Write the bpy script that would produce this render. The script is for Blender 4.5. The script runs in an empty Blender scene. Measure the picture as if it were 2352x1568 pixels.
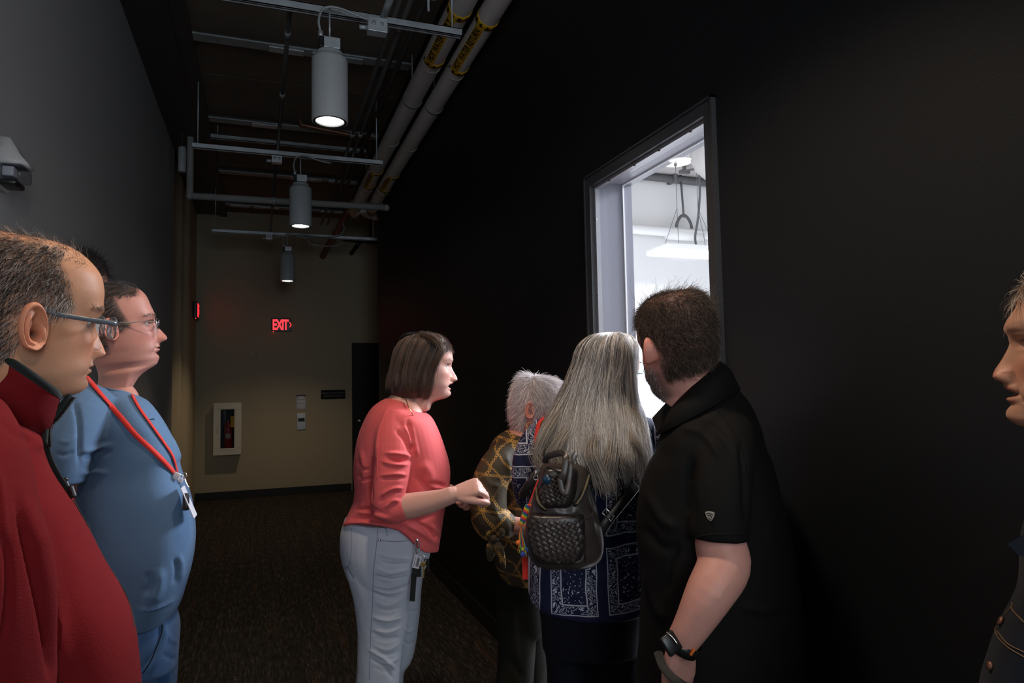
import bpy, bmesh, math, random
import numpy as np
from mathutils import Matrix, Vector
from mathutils.bvhtree import BVHTree
random.seed(7); RNG = np.random.default_rng(7)
C = bpy.context.scene.collection
A = np.array
# ------------------------------------------------------------------ camera (world: +Y down the corridor, +X right, +Z up)
F, CX, CY, H = 1568., 1176., 784., 1.5
_v1 = A([-576., -111., -1568.]); _v2 = A([4270., -17., -1568.])
_Y = _v1/np.linalg.norm(_v1); _X = _v2-_Y*(_v2@_Y); _X /= np.linalg.norm(_X); _Z = np.cross(_X, _Y)
R = A([_X, _Y, _Z]); EYE = A([0, 0, H])
cam_d = bpy.data.cameras.new('camera'); cam_d.sensor_width = 36; cam_d.lens = 24; cam_d.clip_start = .02
cam = bpy.data.objects.new('camera', cam_d); C.objects.link(cam)
M4 = Matrix([[*R[0], 0], [*R[1], 0], [*R[2], H], [0, 0, 0, 1]]); cam.matrix_world = M4
bpy.context.scene.camera = cam
def ray(px, py): return R@A([px-CX, CY-py, -F])
def at(px, py, d): return EYE+ray(px, py)*d/F
def onx(px, py, x): r = ray(px, py); return EYE+r*x/r[0]
def ony(px, py, y): r = ray(px, py); return EYE+r*y/r[1]
def onz(px, py, z): r = ray(px, py); return EYE+r*(z-H)/r[2]
# ------------------------------------------------------------------ world, exposure, lights
sc = bpy.context.scene
sc.view_settings.view_transform = 'Standard'; sc.view_settings.look = 'None'
sc.view_settings.gamma = 1; sc.view_settings.use_curve_mapping = False
sc.view_settings.exposure = 0.0
w = bpy.data.worlds.new('world'); sc.world = w; w.use_nodes = True
w.node_tree.nodes['Background'].inputs[0].default_value = (.8, .85, 1, 1)
w.node_tree.nodes['Background'].inputs[1].default_value = 0.004
WARM = (1.0, .74, .48); COOL = (.86, .9, 1.0)
def light(name, kind, loc, power, color, target=None, **kw):
    l = bpy.data.lights.new(name, kind); l.energy = power; l.color = color
    for k, v in kw.items(): setattr(l, k, v)
    o = bpy.data.objects.new(name, l); C.objects.link(o); o.location = loc
    if target is not None:
        o.rotation_euler = (Vector(target)-Vector(loc)).to_track_quat('-Z', 'Y').to_euler()
    return o
LAMPS = [(.32, 3.465), (.30, 5.82), (.30, 8.85)]       # the three pendants in view
BEHIND = [(.33, 1.0), (.33, -1.5)]                     # pendants of the same row above and behind the camera
LZ = 2.84
for i, (x, y) in enumerate(LAMPS):
    light('pendant_light', 'SPOT', (x, y, LZ-.012), (8, 20, 42)[i], WARM, (x, y, 0), spot_size=math.radians((88, 96, 112)[i]), spot_blend=.75, shadow_soft_size=.05)
light('pendant_light_behind', 'SPOT', (.38, 1.35, 3.0), 66, (1, .78, .59), (.25, 1.45, 0), spot_size=math.radians(120), spot_blend=.6, shadow_soft_size=.07)
light('pendant_light_behind', 'SPOT', (.5, -1.3, 3.0), 40, (1, .86, .74), (.3, .2, 1.2), spot_size=math.radians(120), spot_blend=.6, shadow_soft_size=.1)
light('added_cool_uplight', 'AREA', (.3, -3.0, 2.2), 54, (.78, .90, 1.0), (.2, 4.0, 3.5), size=1.6)  # added unseen cool uplight behind the camera, brightens struts, lamp bodies and walls
# the bright room beyond the opening: its ceiling luminaires
light('room_luminaire', 'AREA', (2.75, 2.48, 2.7), 150, COOL, (.9, 2.1, 1.2), size=.7)
light('room_luminaire', 'AREA', ony(1590, 583, 4.3)-A([0, 0, .02]), 130, COOL, ony(1590, 583, 4.3)*A([1, 1, 0]), size=.3)
light('room_luminaire', 'AREA', (3.4, 1.6, 3.2), 40, COOL, (2.8, 2.4, 0), size=.9)

def project(V):
    c = (V-EYE)@R; return np.stack([CX-F*c[:, 0]/c[:, 2], CY+F*c[:, 1]/c[:, 2]], 1), -c[:, 2]
CR = R@A([1, 0, 0.]); CR[2] = 0; CR /= np.linalg.norm(CR); CF = A([-CR[1], CR[0], 0]); UP = A([0, 0, 1.])
def nrm(v): v = np.asarray(v, float); return v/(np.linalg.norm(v)+1e-12)

# ------------------------------------------------------------------ materials
class NT:
    def __init__(s, name, rough=.6, spec=.4, metal=0.):
        s.m = bpy.data.materials.new(name); s.m.use_nodes = True; s.t = s.m.node_tree; s.b = s.t.nodes['Principled BSDF']
        s.b.inputs['Roughness'].default_value = rough; s.b.inputs['Specular IOR Level'].default_value = spec; s.b.inputs['Metallic'].default_value = metal
    def n(s, typ, **kw):
        nd = s.t.nodes.new(typ)
        for k, v in kw.items():
            if k in nd.inputs: nd.inputs[k].default_value = v
            else: setattr(nd, k, v)
        return nd
    def l(s, a, b): s.t.links.new(a, b)
    def math(s, op, a, b=None, c=None, clamp=False):
        nd = s.t.nodes.new('ShaderNodeMath'); nd.operation = op; nd.use_clamp = clamp
        for i, v in enumerate((a, b, c)):
            if v is None: continue
            if isinstance(v, (int, float)): nd.inputs[i].default_value = v
            else: s.l(v, nd.inputs[i])
        return nd.outputs[0]
    def mix(s, fac, c1, c2):
        nd = s.t.nodes.new('ShaderNodeMix'); nd.data_type = 'RGBA'
        for i, v in ((0, fac), (6, c1), (7, c2)):
            if isinstance(v, (int, float)): nd.inputs[i].default_value = v
            elif isinstance(v, (tuple, list)): nd.inputs[i].default_value = (*v[:3], 1)
            else: s.l(v, nd.inputs[i])
        return nd.outputs[2]
    def coord(s, scale=(1, 1, 1), rot=(0, 0, 0), which='Object'):
        t = s.n('ShaderNodeTexCoord'); m = s.n('ShaderNodeMapping'); m.inputs['Scale'].default_value = scale; m.inputs['Rotation'].default_value = rot
        s.l(t.outputs[which], m.inputs[0]); return m.outputs[0]
    def noise(s, vec, scale=5, detail=3, rough=.5, dist=0):
        nd = s.n('ShaderNodeTexNoise', Scale=scale, Detail=detail, Roughness=rough, Distortion=dist); s.l(vec, nd.inputs['Vector']); return nd.outputs['Fac']
    def ramp(s, fac, stops, interp='LINEAR'):
        nd = s.n('ShaderNodeValToRGB'); nd.color_ramp.interpolation = interp; e = nd.color_ramp.elements
        while len(e) < len(stops): e.new(.5)
        for el, (p, c) in zip(e, stops): el.position = p; el.color = (*c[:3], 1) if isinstance(c, (tuple, list)) else (c, c, c, 1)
        s.l(fac, nd.inputs[0]); return nd.outputs[0]
    def bump(s, h, strength=.3, dist=.002):
        nd = s.n('ShaderNodeBump', Strength=strength, Distance=dist); s.l(h, nd.inputs['Height']); s.l(nd.outputs[0], s.b.inputs['Normal'])
    def col(s, c):
        if isinstance(c, (tuple, list)): s.b.inputs['Base Color'].default_value = (*c[:3], 1)
        else: s.l(c, s.b.inputs['Base Color'])
def srgb(r, g, b):
    f = lambda c: ((c/255+.055)/1.055)**2.4 if c > 10 else c/255/12.92
    return (f(r), f(g), f(b))
def paint(name, c, rough=.6, var=.12, scale=6, bump=.15, bscale=120, spec=.4, metal=0.):
    t = NT(name, rough, spec, metal); v = t.coord(); f = t.noise(v, scale, 4)
    t.col(t.mix(f, tuple(x*(1-var) for x in c), tuple(min(1, x*(1+var)) for x in c)))
    if bump: t.bump(t.noise(v, bscale, 2), bump, .001)
    return t.m
def cloth(name, c, rough=.85, var=.18, weave=900, bump=.35, sheen=.15, streak=None, spec=.2):
    t = NT(name, rough, spec); v = t.coord(); f = t.noise(v, 9, 5, .6)
    c2 = t.mix(f, tuple(x*(1-var) for x in c), tuple(min(1, x*(1+var)) for x in c))
    if streak:
        s = t.noise(t.coord(streak), 60, 3, .7); c2 = t.mix(t.math('MULTIPLY', s, .35), c2, tuple(min(1, x*1.7+.02) for x in c))
    t.col(c2); t.bump(t.noise(v, weave, 2), bump, .0012)
    t.b.inputs['Sheen Weight'].default_value = sheen; t.b.inputs['Sheen Roughness'].default_value = .5
    return t.m
def emit(name, c, s):
    t = NT(name, .5); t.col(c); t.b.inputs['Emission Color'].default_value = (*c, 1); t.b.inputs['Emission Strength'].default_value = s; return t.m
def glass(name, alpha=.93, tint=(.9, .95, 1)):
    m = bpy.data.materials.new(name); m.use_nodes = True; t = m.node_tree; t.nodes.clear()
    o = t.nodes.new('ShaderNodeOutputMaterial'); mx = t.nodes.new('ShaderNodeMixShader'); tr = t.nodes.new('ShaderNodeBsdfTransparent'); gl = t.nodes.new('ShaderNodeBsdfGlossy')
    tr.inputs[0].default_value = (*tint, 1); gl.inputs['Roughness'].default_value = .02; fr = t.nodes.new('ShaderNodeFresnel'); fr.inputs[0].default_value = 1.5
    mu = t.nodes.new('ShaderNodeMath'); mu.operation = 'MULTIPLY'; mu.inputs[1].default_value = (1-alpha)*10
    t.links.new(fr.outputs[0], mu.inputs[0]); t.links.new(mu.outputs[0], mx.inputs[0]); t.links.new(tr.outputs[0], mx.inputs[1]); t.links.new(gl.outputs[0], mx.inputs[2]); t.links.new(mx.outputs[0], o.inputs[0])
    return m
MT = dict(
    black_wall=paint('black wall paint', (.0095, .0110, .0128), .55, .1, 3, .25, 260, .22),
    grey_wall=paint('light grey wall paint', (.56, .565, .57), .8, .04, 2, .2, 300, .2),
    lit_tan=paint('tan wall paint with lamplight', (.62, .54, .38), .8, .04, 2, .2, 300, .2),  # lightened copy of the tan paint: lamplight on the pilasters put into the colour
    tan_wall=paint('tan wall paint', (.42, .37, .27), .8, .04, 2, .2, 300, .2),
    base=paint('black vinyl baseboard', (.012, .011, .010), .45, .1, 4, 0),
    black_metal=paint('black satin metal', (.012, .012, .013), .35, .1, 4, 0, spec=.5),
    frame_black=paint('black frame paint', (.045, .047, .052), .32, .1, 4, 0, spec=.5),
    door_black=paint('black door paint', (.006, .006, .006), .5, .1, 4, 0, spec=.2),
    concrete=paint('dark deck concrete', (.21, .17, .13), .85, .35, 2.5, .4, 40, .2),
    dark_steel=paint('dark painted steel', (.065, .06, .058), .5, .3, 8, .1, 60),
    galv=paint('galvanised steel', (.60, .66, .70), .38, .35, 14, .15, 80, .5, .45),
    galv_old=paint('dull galvanised steel', (.42, .45, .46), .5, .45, 18, .2, 60, .5, .35),
    pvc=paint('grey conduit', (.40, .40, .39), .5, .15, 9, .1, 80),
    insul=paint('white pipe jacket', (.72, .69, .66), .6, .1, 7, .3, 60),
    lamp=paint('pale grey lamp enamel', (.50, .53, .55), .45, .05, 5, .15, 500),
    white=paint('white enamel', (.72, .72, .72), .45, .05, 5, .05, 200),
    cream=paint('cream cabinet enamel', (.62, .60, .53), .45, .04, 5, 0),
    room_grey=paint('room pipe grey', (.10, .10, .105), .5, .2, 9, .1, 80),
    duct_white=paint('duct jacket', (.42, .40, .38), .7, .25, 4, .1, 80),
    room_wall=paint('white room paint', (.80, .80, .79), .8, .02, 1.5, .1, 300, .2),
    room_ceil=paint('room concrete ceiling', (.50, .48, .47), .85, .15, 2.5, .3, 30, .2),
    jamb=paint('grey jamb enamel', (.24, .24, .275), .4, .03, 3, 0),
    strip=paint('silver glazing strip', (.35, .35, .37), .4, .1, 6, 0, spec=.5, metal=.4),
    yellow=paint('yellow pipe label', (.75, .42, .02), .5, .05, 5, 0),
    ink=paint('black print', (.01, .01, .01), .5, 0, 5, 0),
    red_enamel=paint('red extinguisher enamel', (.30, .01, .008), .3, .05, 5, 0, spec=.6),
    steel=paint('brushed stainless steel', (.30, .29, .27), .35, .1, 30, 0, spec=.5, metal=.8),
    chrome=paint('chrome', (.7, .7, .7), .18, .05, 5, 0, spec=.6, metal=1),
    brass=paint('brass', (.55, .38, .14), .3, .1, 5, 0, spec=.6, metal=1),
    gold=paint('gold', (.8, .5, .18), .22, .05, 5, 0, spec=.6, metal=1),
    paper=paint('printed paper', (.45, .44, .46), .8, .05, 5, 0),
    sign=paint('dark sign plate', (.006, .006, .007), .7, .05, 5, 0, spec=.15),
    sign_text=paint('grey raised lettering', (.11, .11, .11), .5, 0, 5, 0),
    clear=glass('clear glass', .99, (.96, .97, .98)), cabglass=glass('cabinet glass', .97, (.8, .82, .84)), lens=glass('spectacle lens', .93, (.86, .92, .96)),
    lamp_on=emit('lamp lens glow', (1, .95, .88), 9), panel_on=emit('panel light glow', (.95, .97, 1), 14), exit_on=emit('red exit letters', (1, .03, .04), 2.2), led=emit('red indicator glow', (1, .05, .04), 3),
    copper=paint('copper pipe', (.25, .12, .08), .4, .2, 8, 0, metal=.5),
    black_plastic=paint('black plastic', (.012, .012, .012), .35, .05, 5, 0, spec=.5),
    red_strap=cloth('red lanyard webbing', (.62, .03, .02), .6, .1, 900, .2),
    white_plastic=paint('white plastic', (.6, .6, .66), .35, .05, 5, 0),
)
# ------------------------------------------------------------------ mesh helpers
def mk(name, V, Fc, mat=None, parent=None, smooth=True, base=None, cols=None):
    V = np.asarray(V, float)
    if parent is not None: V = V-A(parent['_b'])
    elif base is not None: V = V-A(base)
    me = bpy.data.meshes.new(name); me.from_pydata(V.tolist(), [], [tuple(int(i) for i in f) for f in Fc]); me.update()
    if smooth: me.polygons.foreach_set('use_smooth', [True]*len(me.polygons))
    if cols is not None:
        a = me.color_attributes.new('Col', 'FLOAT_COLOR', 'POINT'); a.data.foreach_set('color', np.c_[cols, np.ones(len(cols))].ravel())
    if mat is not None: me.materials.append(MT[mat] if isinstance(mat, str) else mat)
    o = bpy.data.objects.new(name, me); C.objects.link(o)
    if parent is not None: o.parent = parent; o['_b'] = parent['_b']
    elif base is not None: o.location = base; o['_b'] = tuple(float(x) for x in base)
    else: o['_b'] = (0., 0., 0.)
    return o
def empty(name, loc, label, cat, group=None):
    o = bpy.data.objects.new(name, None); C.objects.link(o); o.location = tuple(float(x) for x in loc); o['_b'] = tuple(float(x) for x in loc)
    o['label'] = label; o['category'] = cat
    if group: o['group'] = group
    return o
def tag(o, label, cat, group=None):
    o['label'] = label; o['category'] = cat
    if group: o['group'] = group
    return o
def struct(o): o['kind'] = 'structure'; return o
def join(parts):
    V = []; Fc = []; k = 0
    for v, f in parts:
        V.append(np.asarray(v, float)); Fc += [tuple(i+k for i in q) for q in f]; k += len(v)
    return np.concatenate(V), Fc
def box(x0, x1, y0, y1, z0, z1, bev=0):
    if bev:
        bm = bmesh.new(); bmesh.ops.create_cube(bm, size=1)
        for v in bm.verts: v.co = Vector(((x0+x1)/2+v.co.x*(x1-x0), (y0+y1)/2+v.co.y*(y1-y0), (z0+z1)/2+v.co.z*(z1-z0)))
        bmesh.ops.bevel(bm, geom=list(bm.edges), offset=bev, segments=2, affect='EDGES', profile=.5)
        bm.verts.index_update(); r = (A([v.co[:] for v in bm.verts]), [tuple(v.index for v in f.verts) for f in bm.faces]); bm.free(); return r
    V = A([(x, y, z) for x in (x0, x1) for y in (y0, y1) for z in (z0, z1)])
    return V, [(0, 1, 3, 2), (4, 6, 7, 5), (0, 4, 5, 1), (2, 3, 7, 6), (0, 2, 6, 4), (1, 5, 7, 3)]
def frame_at(o, ex, ey, ez):
    """place local geometry: returns fn mapping local (x,y,z) to world"""
    M = A([ex, ey, ez]); return lambda V: A(o)+np.asarray(V)@M
def loft(rings, caps=True, closed=True):
    n = len(rings[0]); V = np.concatenate(rings); Fc = []
    for i in range(len(rings)-1):
        for j in range(n if closed else n-1):
            a = i*n+j; b = i*n+(j+1) % n; Fc.append((a, b, b+n, a+n))
    if caps and closed:
        V = np.concatenate([V, [rings[0].mean(0)], [rings[-1].mean(0)]]); t = len(V)-2; m = (len(rings)-1)*n
        for j in range(n): Fc.append((t, (j+1) % n, j)); Fc.append((t+1, m+j, m+(j+1) % n))
    return V, Fc
def catmull(P, k=6):
    P = np.asarray(P, float); Q = np.concatenate([[2*P[0]-P[1]], P, [2*P[-1]-P[-2]]]); out = []
    for i in range(len(P)-1):
        p0, p1, p2, p3 = Q[i:i+4]
        for t in np.linspace(0, 1, k, endpoint=False):
            out.append(.5*((2*p1)+(-p0+p2)*t+(2*p0-5*p1+4*p2-p3)*t*t+(-p0+3*p1-3*p2+p3)*t**3))
    out.append(P[-1]); return A(out)
def tube(P, r, n=12, smooth=4, caps=True, flat=1., flatdir=None, dome=True):
    """tapered tube along points; r scalar or list; flat<1 squashes along flatdir"""
    P = np.asarray(P, float); r = np.full(len(P), r) if np.isscalar(r) else A(r, float)
    if smooth > 1 and len(P) > 2: q = catmull(np.c_[P, r], smooth); P, r = q[:, :3], np.maximum(q[:, 3], 1e-5)
    T = np.gradient(P, axis=0) if len(P) > 2 else np.repeat([P[1]-P[0]], 2, 0); T /= np.linalg.norm(T, axis=1)[:, None]+1e-12
    u = np.cross(T[0], UP if abs(T[0][2]) < .9 else A([1., 0, 0])) if flatdir is None else np.cross(T[0], flatdir); u = nrm(u); rings = []
    for i in range(len(P)):
        if flatdir is not None: u = nrm(np.cross(T[i], flatdir))
        else: u = nrm(u-T[i]*(u@T[i]))
        v = np.cross(T[i], u); a = np.linspace(0, 2*np.pi, n, endpoint=False)
        rings.append(P[i]+r[i]*(np.outer(np.cos(a), u)+flat*np.outer(np.sin(a), v)))
    if dome and caps:
        def cap(ring, c, t, rr): return [c+(ring-c)*math.cos(b)+t*rr*math.sin(b)*flat for b in (1.2, .7)]
        s = cap(rings[0], P[0], -T[0], r[0]); e = cap(rings[-1], P[-1], T[-1], r[-1]); rings = s+rings+e[::-1]
    return loft(rings, caps)
def cyl(p0, p1, r, n=20, r2=None): return tube([p0, p1], [r, r2 or r], n, 1, True, dome=False)
def lathe(c, prof, n=32, caps=True):
    rings = []; a = np.linspace(0, 2*np.pi, n, endpoint=False)
    for r, z in prof: rings.append(A(c)+np.c_[r*np.cos(a), r*np.sin(a), np.full(n, z)])
    return loft(rings, caps)
def ball(c, r, n=16, s=(1, 1, 1)):
    prof = [(math.sin(t)*r, -math.cos(t)*r) for t in np.linspace(.05, math.pi-.05, n)]
    V, Fc = lathe((0, 0, 0), prof, n); return A(c)+V*A(s), Fc
def strand_flat(P, wdt, nvec, th=.0006):
    """thin band following points, width along the surface"""
    P = np.asarray(P, float); N = np.asarray(nvec, float); T = np.gradient(P, axis=0); T /= np.linalg.norm(T, axis=1)[:, None]+1e-12
    S = np.cross(T, N); S /= np.linalg.norm(S, axis=1)[:, None]+1e-12
    rings = [np.stack([P[i]-S[i]*wdt/2, P[i]-S[i]*wdt/2+N[i]*th, P[i]+S[i]*wdt/2+N[i]*th, P[i]+S[i]*wdt/2]) for i in range(len(P))]
    return loft(rings)
def remesh(V, Fc, voxel=.006, smooth=4, fac=.5):
    o = mk('temp', V, Fc); m = o.modifiers.new('r', 'REMESH'); m.mode = 'VOXEL'; m.voxel_size = voxel
    if smooth: s = o.modifiers.new('s', 'SMOOTH'); s.iterations = smooth; s.factor = fac
    bpy.context.view_layer.update(); dg = bpy.context.evaluated_depsgraph_get(); me = bpy.data.meshes.new_from_object(o.evaluated_get(dg))
    V = np.empty(len(me.vertices)*3); me.vertices.foreach_get('co', V); Fc = [tuple(p.vertices) for p in me.polygons]
    om = o.data; bpy.data.objects.remove(o); bpy.data.meshes.remove(om); bpy.data.meshes.remove(me)
    return V.reshape(-1, 3), Fc
def normals(V, Fc):
    q = A([f if len(f) == 4 else (*f, f[-1]) for f in Fc]); n = np.cross(V[q[:, 2]]-V[q[:, 0]], V[q[:, 3]]-V[q[:, 1]])
    N = np.zeros_like(V)
    for k in range(4): np.add.at(N, q[:, k], n)
    return N/(np.linalg.norm(N, axis=1)[:, None]+1e-12)
def segdist(P, a, b):
    d = b-a; t = np.clip(((P-a)@d)/(d@d+1e-9), 0, 1); return np.linalg.norm(P-(a+t[:, None]*d), axis=1), t
def folds(V, Fc, fl, noise=.0015, nscale=18):
    """raise/sink soft cloth folds: fl = [(pixel polyline, width px, height mm)] on the side facing the camera"""
    N = normals(V, Fc); q, _ = project(V); view = V-EYE; view /= np.linalg.norm(view, axis=1)[:, None]
    face = np.clip(-(N*view).sum(1)*4+.3, 0, 1); disp = np.zeros(len(V))
    for pts, wd, amp in fl:
        pts = catmull(A(pts, float), 4) if len(pts) > 2 else A(pts, float); lo = pts.min(0)-3*wd; hi = pts.max(0)+3*wd
        ix = np.where(((q > lo) & (q < hi)).all(1))[0]
        if not len(ix): continue
        best = np.full(len(ix), 1e9); tt = np.zeros(len(ix)); L = len(pts)-1
        for k in range(L):
            d, t = segdist(q[ix], pts[k], pts[k+1]); m = d < best; best[m] = d[m]; tt[m] = (k+t[m])/L
        taper = np.clip(np.sin(np.clip(tt, .02, .98)*np.pi)*1.6, 0, 1); disp[ix] += amp*.001*np.exp(-(best/wd)**2)*taper*face[ix]
    rs = np.random.default_rng(3); s = np.zeros(len(V))
    for k in range(9):
        kv = rs.normal(size=3)*nscale*(1+k*.35); kv[2] *= .6; s += np.sin(V@kv+rs.uniform(0, 6)+1.5*np.sin(V@rs.normal(size=3)*nscale*.5))/(1+k*.4)
    return V+N*(disp+noise*s/3)[:, None]
def bvh(o):
    b = A(o['_b']); me = o.data; V = [tuple(A(v.co)+b) for v in me.vertices]; return BVHTree.FromPolygons(V, [tuple(p.vertices) for p in me.polygons])
def hit(t, px, py, lift=0., d=None):
    r = nrm(ray(px, py)); h = t.ray_cast(Vector(EYE), Vector(r))
    if h[0] is None:
        p = at(px, py, d if d else 2.); h = t.find_nearest(Vector(p)); 
    n = A(h[1]); n = -n if n@r > 0 else n
    return A(h[0])+n*lift, n
def hitline(t, pts, lift, k=6, d=None):
    q = catmull(A(pts, float), k) if len(pts) > 2 else np.linspace(A(pts[0], float), A(pts[1], float), k); hs = [hit(t, x, y, lift, d) for x, y in q]
    return A([h[0] for h in hs]), A([h[1] for h in hs])
# silhouette loft: rows (py, px_left, px_right, thickness m, depth[, exponent])
def ring_px(py, xl, xr, th, D, n=2.3, dy=0., N=44):
    pl, pr = at(xl, py, D), at(xr, py+dy, D); c = (pl+pr)/2; e1 = (pr-pl)/2; v = c-EYE; v[2] = 0; e2 = nrm(v)*th/2; a = np.linspace(0, 2*np.pi, N, endpoint=False)
    f = lambda x: np.sign(x)*np.abs(x)**(2/n)
    return c+np.outer(f(np.cos(a)), e1)+np.outer(f(np.sin(a)), e2)
def sil(rows, N=44, k=5):
    rows = A([tuple(r)+(2.3, 0.)[len(r)-5:] for r in rows], float); q = catmull(rows, k); return [ring_px(*r, N=N) for r in q]
def ring_w(c, ax, ay, e1, n=2.3, N=44, tilt=None):
    e1 = nrm(e1); e2 = np.cross(UP, e1); a = np.linspace(0, 2*np.pi, N, endpoint=False); f = lambda x: np.sign(x)*np.abs(x)**(2/n)
    return A(c)+np.outer(f(np.cos(a))*ax, e1)+np.outer(f(np.sin(a))*ay, e2)
# hair strands (curves)
def strands(name, P, rad, cols, mat, parent, tip=.25):
    """P: (n, k, 3) points"""
    n, k, _ = P.shape; hc = bpy.data.hair_curves.new(name); hc.add_curves([k]*n)
    hc.attributes['position'].data.foreach_set('vector', (P-A(parent['_b'])).astype(np.float32).ravel()) if 'position' in hc.attributes else hc.points.foreach_set('position', (P-A(parent['_b'])).astype(np.float32).ravel())
    ra = hc.attributes.get('radius') or hc.attributes.new('radius', 'FLOAT', 'POINT')
    r = (np.asarray(rad).reshape(-1, 1)*np.linspace(1, tip, k)[None]*np.ones((n, 1))).astype(np.float32); ra.data.foreach_set('value', r.ravel())
    ca = hc.attributes.new('hcol', 'FLOAT_COLOR', 'CURVE'); ca.data.foreach_set('color', np.c_[cols, np.ones(n)].astype(np.float32).ravel())
    hc.materials.append(mat); o = bpy.data.objects.new(name, hc); C.objects.link(o); o.parent = parent; o['_b'] = parent['_b']
    return o
def hair_mat():
    t = NT('hair fibre', .42, .5); a = t.n('ShaderNodeAttribute', attribute_name='hcol'); t.col(a.outputs['Color']); t.b.inputs['Sheen Weight'].default_value = .1; return t.m
HAIR = hair_mat()
def skin_mat():
    t = NT('skin', .48, .42); a = t.n('ShaderNodeAttribute', attribute_name='Col'); v = t.coord()
    f = t.noise(v, 55, 5, .65); g = t.noise(v, 14, 3)
    c = t.mix(t.math('MULTIPLY', f, .22), a.outputs['Color'], (.30, .10, .07)); c = t.mix(t.math('MULTIPLY', g, .12), c, (.75, .42, .30)); t.col(c)
    t.b.inputs['Subsurface Weight'].default_value = .12; t.b.inputs['Subsurface Radius'].default_value = (.012, .004, .002); t.b.inputs['Subsurface Scale'].default_value = .6
    t.bump(t.noise(v, 420, 4, .6), .25, .0008); return t.m
SKIN = skin_mat()
# ================================================================== THE SETTING
XL, XR, YB, YE, ZC = -.85, 1.318, 10.37, 8.2, 4.3
def carpet():
    t = NT('dark streaked carpet', .95, .1); v = t.coord((75, 9, 1)); s = t.n('ShaderNodeTexNoise', Scale=1., Detail=4., Roughness=.65); t.l(v, s.inputs['Vector'])
    f = t.noise(t.coord((330, 150, 1)), 1, 2, .7); cols_ = t.noise(t.coord((34, .9, 1)), 1, 2); g = t.noise(t.coord((3, .8, 1)), 1, 2); big = t.noise(t.coord((12, 1.2, 1)), 1, 3)
    base = t.ramp(s.outputs['Fac'], [(.36, (.020, .018, .0155)), (.52, (.033, .029, .0245)), (.64, (.055, .047, .039)), (.78, (.14, .115, .095))])
    hot = t.ramp(big, [(.6, 0.), (.72, 1.)]); base = t.mix(t.math('MULTIPLY', hot, .35), base, (.12, .055, .026))
    sp = t.ramp(f, [(.58, 0.), (.68, 1.)]); base = t.mix(t.math('MULTIPLY', sp, t.math('MULTIPLY', t.ramp(s.outputs['Fac'], [(.46, .12), (.64, 1.)]), t.ramp(cols_, [(.40, .12), (.62, 1.)]))), base, (.95, .82, .70)); t.col(base)
    t.bump(f, .35, .002); return t.m
MT['carpet'] = carpet()
def setting(name, parts, mat, smooth=False): return struct(mk(name, *join(parts), mat, smooth=smooth))
setting('floor', [box(-1.2, XR, -4, YB, -.1, 0), box(XR, 4, YE, YB, -.1, 0)], 'carpet')
setting('floor_room_beyond', [box(XR, 5.6, -1.2, 5.6, -.1, 0)], 'room_ceil')
OY0, OY1, OZ = 1.765, 2.56, 2.335                                         # opening in the black wall
setting('wall_right', [box(XR, 1.5, -4, OY0-.02, 0, ZC), box(XR, 1.5, OY1+.02, YE, 0, ZC), box(XR, 1.5, OY0-.02, OY1+.02, OZ+.055, ZC)], 'black_wall')
setting('wall_right_end', [box(1.3185, 1.5, YE, YE+.02, 0, ZC)], 'black_wall')
setting('wall_left', [box(-1.15, XL, -4, 7.7, 0, ZC), box(-1.15, XL-.12, 7.7, 8.35, 0, ZC)], 'grey_wall')
# the far end of the left wall swells in two soft pilasters
def pilasters():
    ys = np.linspace(8.35, YB, 60); x = XL-.08+.06*np.exp(-((ys-8.75)/.17)**2)+.075/(1+np.exp(-(ys-9.35)/.05)); rings = []
    for xx, yy in zip(x, ys): rings.append(A([(xx, yy, 0), (xx, yy, ZC)]))
    return join([loft(rings, False, False), box(-1.15, -1.0, 8.35, YB, 0, ZC)])
struct(mk('wall_left_far', *pilasters(), 'lit_tan'))
setting('wall_back', [box(-1.15, 4, YB, YB+.15, 0, ZC)], 'tan_wall')
setting('wall_side_passage', [box(3.9, 4, YE, YB, 0, ZC), box(1.5, 4, YE-.15, YE, 0, ZC)], 'tan_wall')
setting('wall_behind', [box(-1.15, XR, -4.1, -4, 0, ZC)], 'grey_wall')
setting('wall_room_far', [box(1.5, 5.6, 5.5, 5.6, 0, 3.45)], 'room_wall')
setting('wall_room_east', [box(5.5, 5.6, -1.2, 5.5, 0, 3.45)], 'room_wall')
setting('wall_room_near', [box(1.5, 5.6, -1.2, -1.1, 0, 3.45)], 'room_wall')
setting('ceiling_room_beyond', [box(1.5, 5.6, -1.2, 5.6, 3.45, 3.55)], 'room_ceil')
setting('wall_room_west', [box(1.5, 1.512, -1.1, OY0-.03, 0, 3.45), box(1.5, 1.512, OY1+.03, 5.5, 0, 3.45), box(1.5, 1.512, OY0-.03, OY1+.03, OZ+.06, 3.45)], 'room_wall')
cl = setting('ceiling', [box(-1.15, 4, -4, YB, ZC+.05, ZC+.15)], 'concrete')
pan = None
for i in range(20):
    y0 = -1.2+i*.585
    if pan is None: pan = mk('ceiling_panel', *box(-.48, 1.12, 0, .573, 4.035, 4.08, .004), 'concrete', smooth=False); pan.parent = cl; pan.location = (0, y0, 0)
    else: p = pan.copy(); C.objects.link(p); p.location = (0, y0, random.uniform(0, .004)); p.parent = cl
# baseboards
setting('baseboard_back', [box(-.85, 1.25, YB-.012, YB, 0, .105, .003)], 'base')
setting('baseboard_right', [box(XR-.012, XR, -2, OY0-.1, 0, .11, .003), box(XR-.012, XR, OY1+.1, YE, 0, .11, .003)], 'base')
setting('baseboard_left', [box(XL, XL+.012, -2, 7.7, 0, .11, .003)], 'base')
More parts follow.
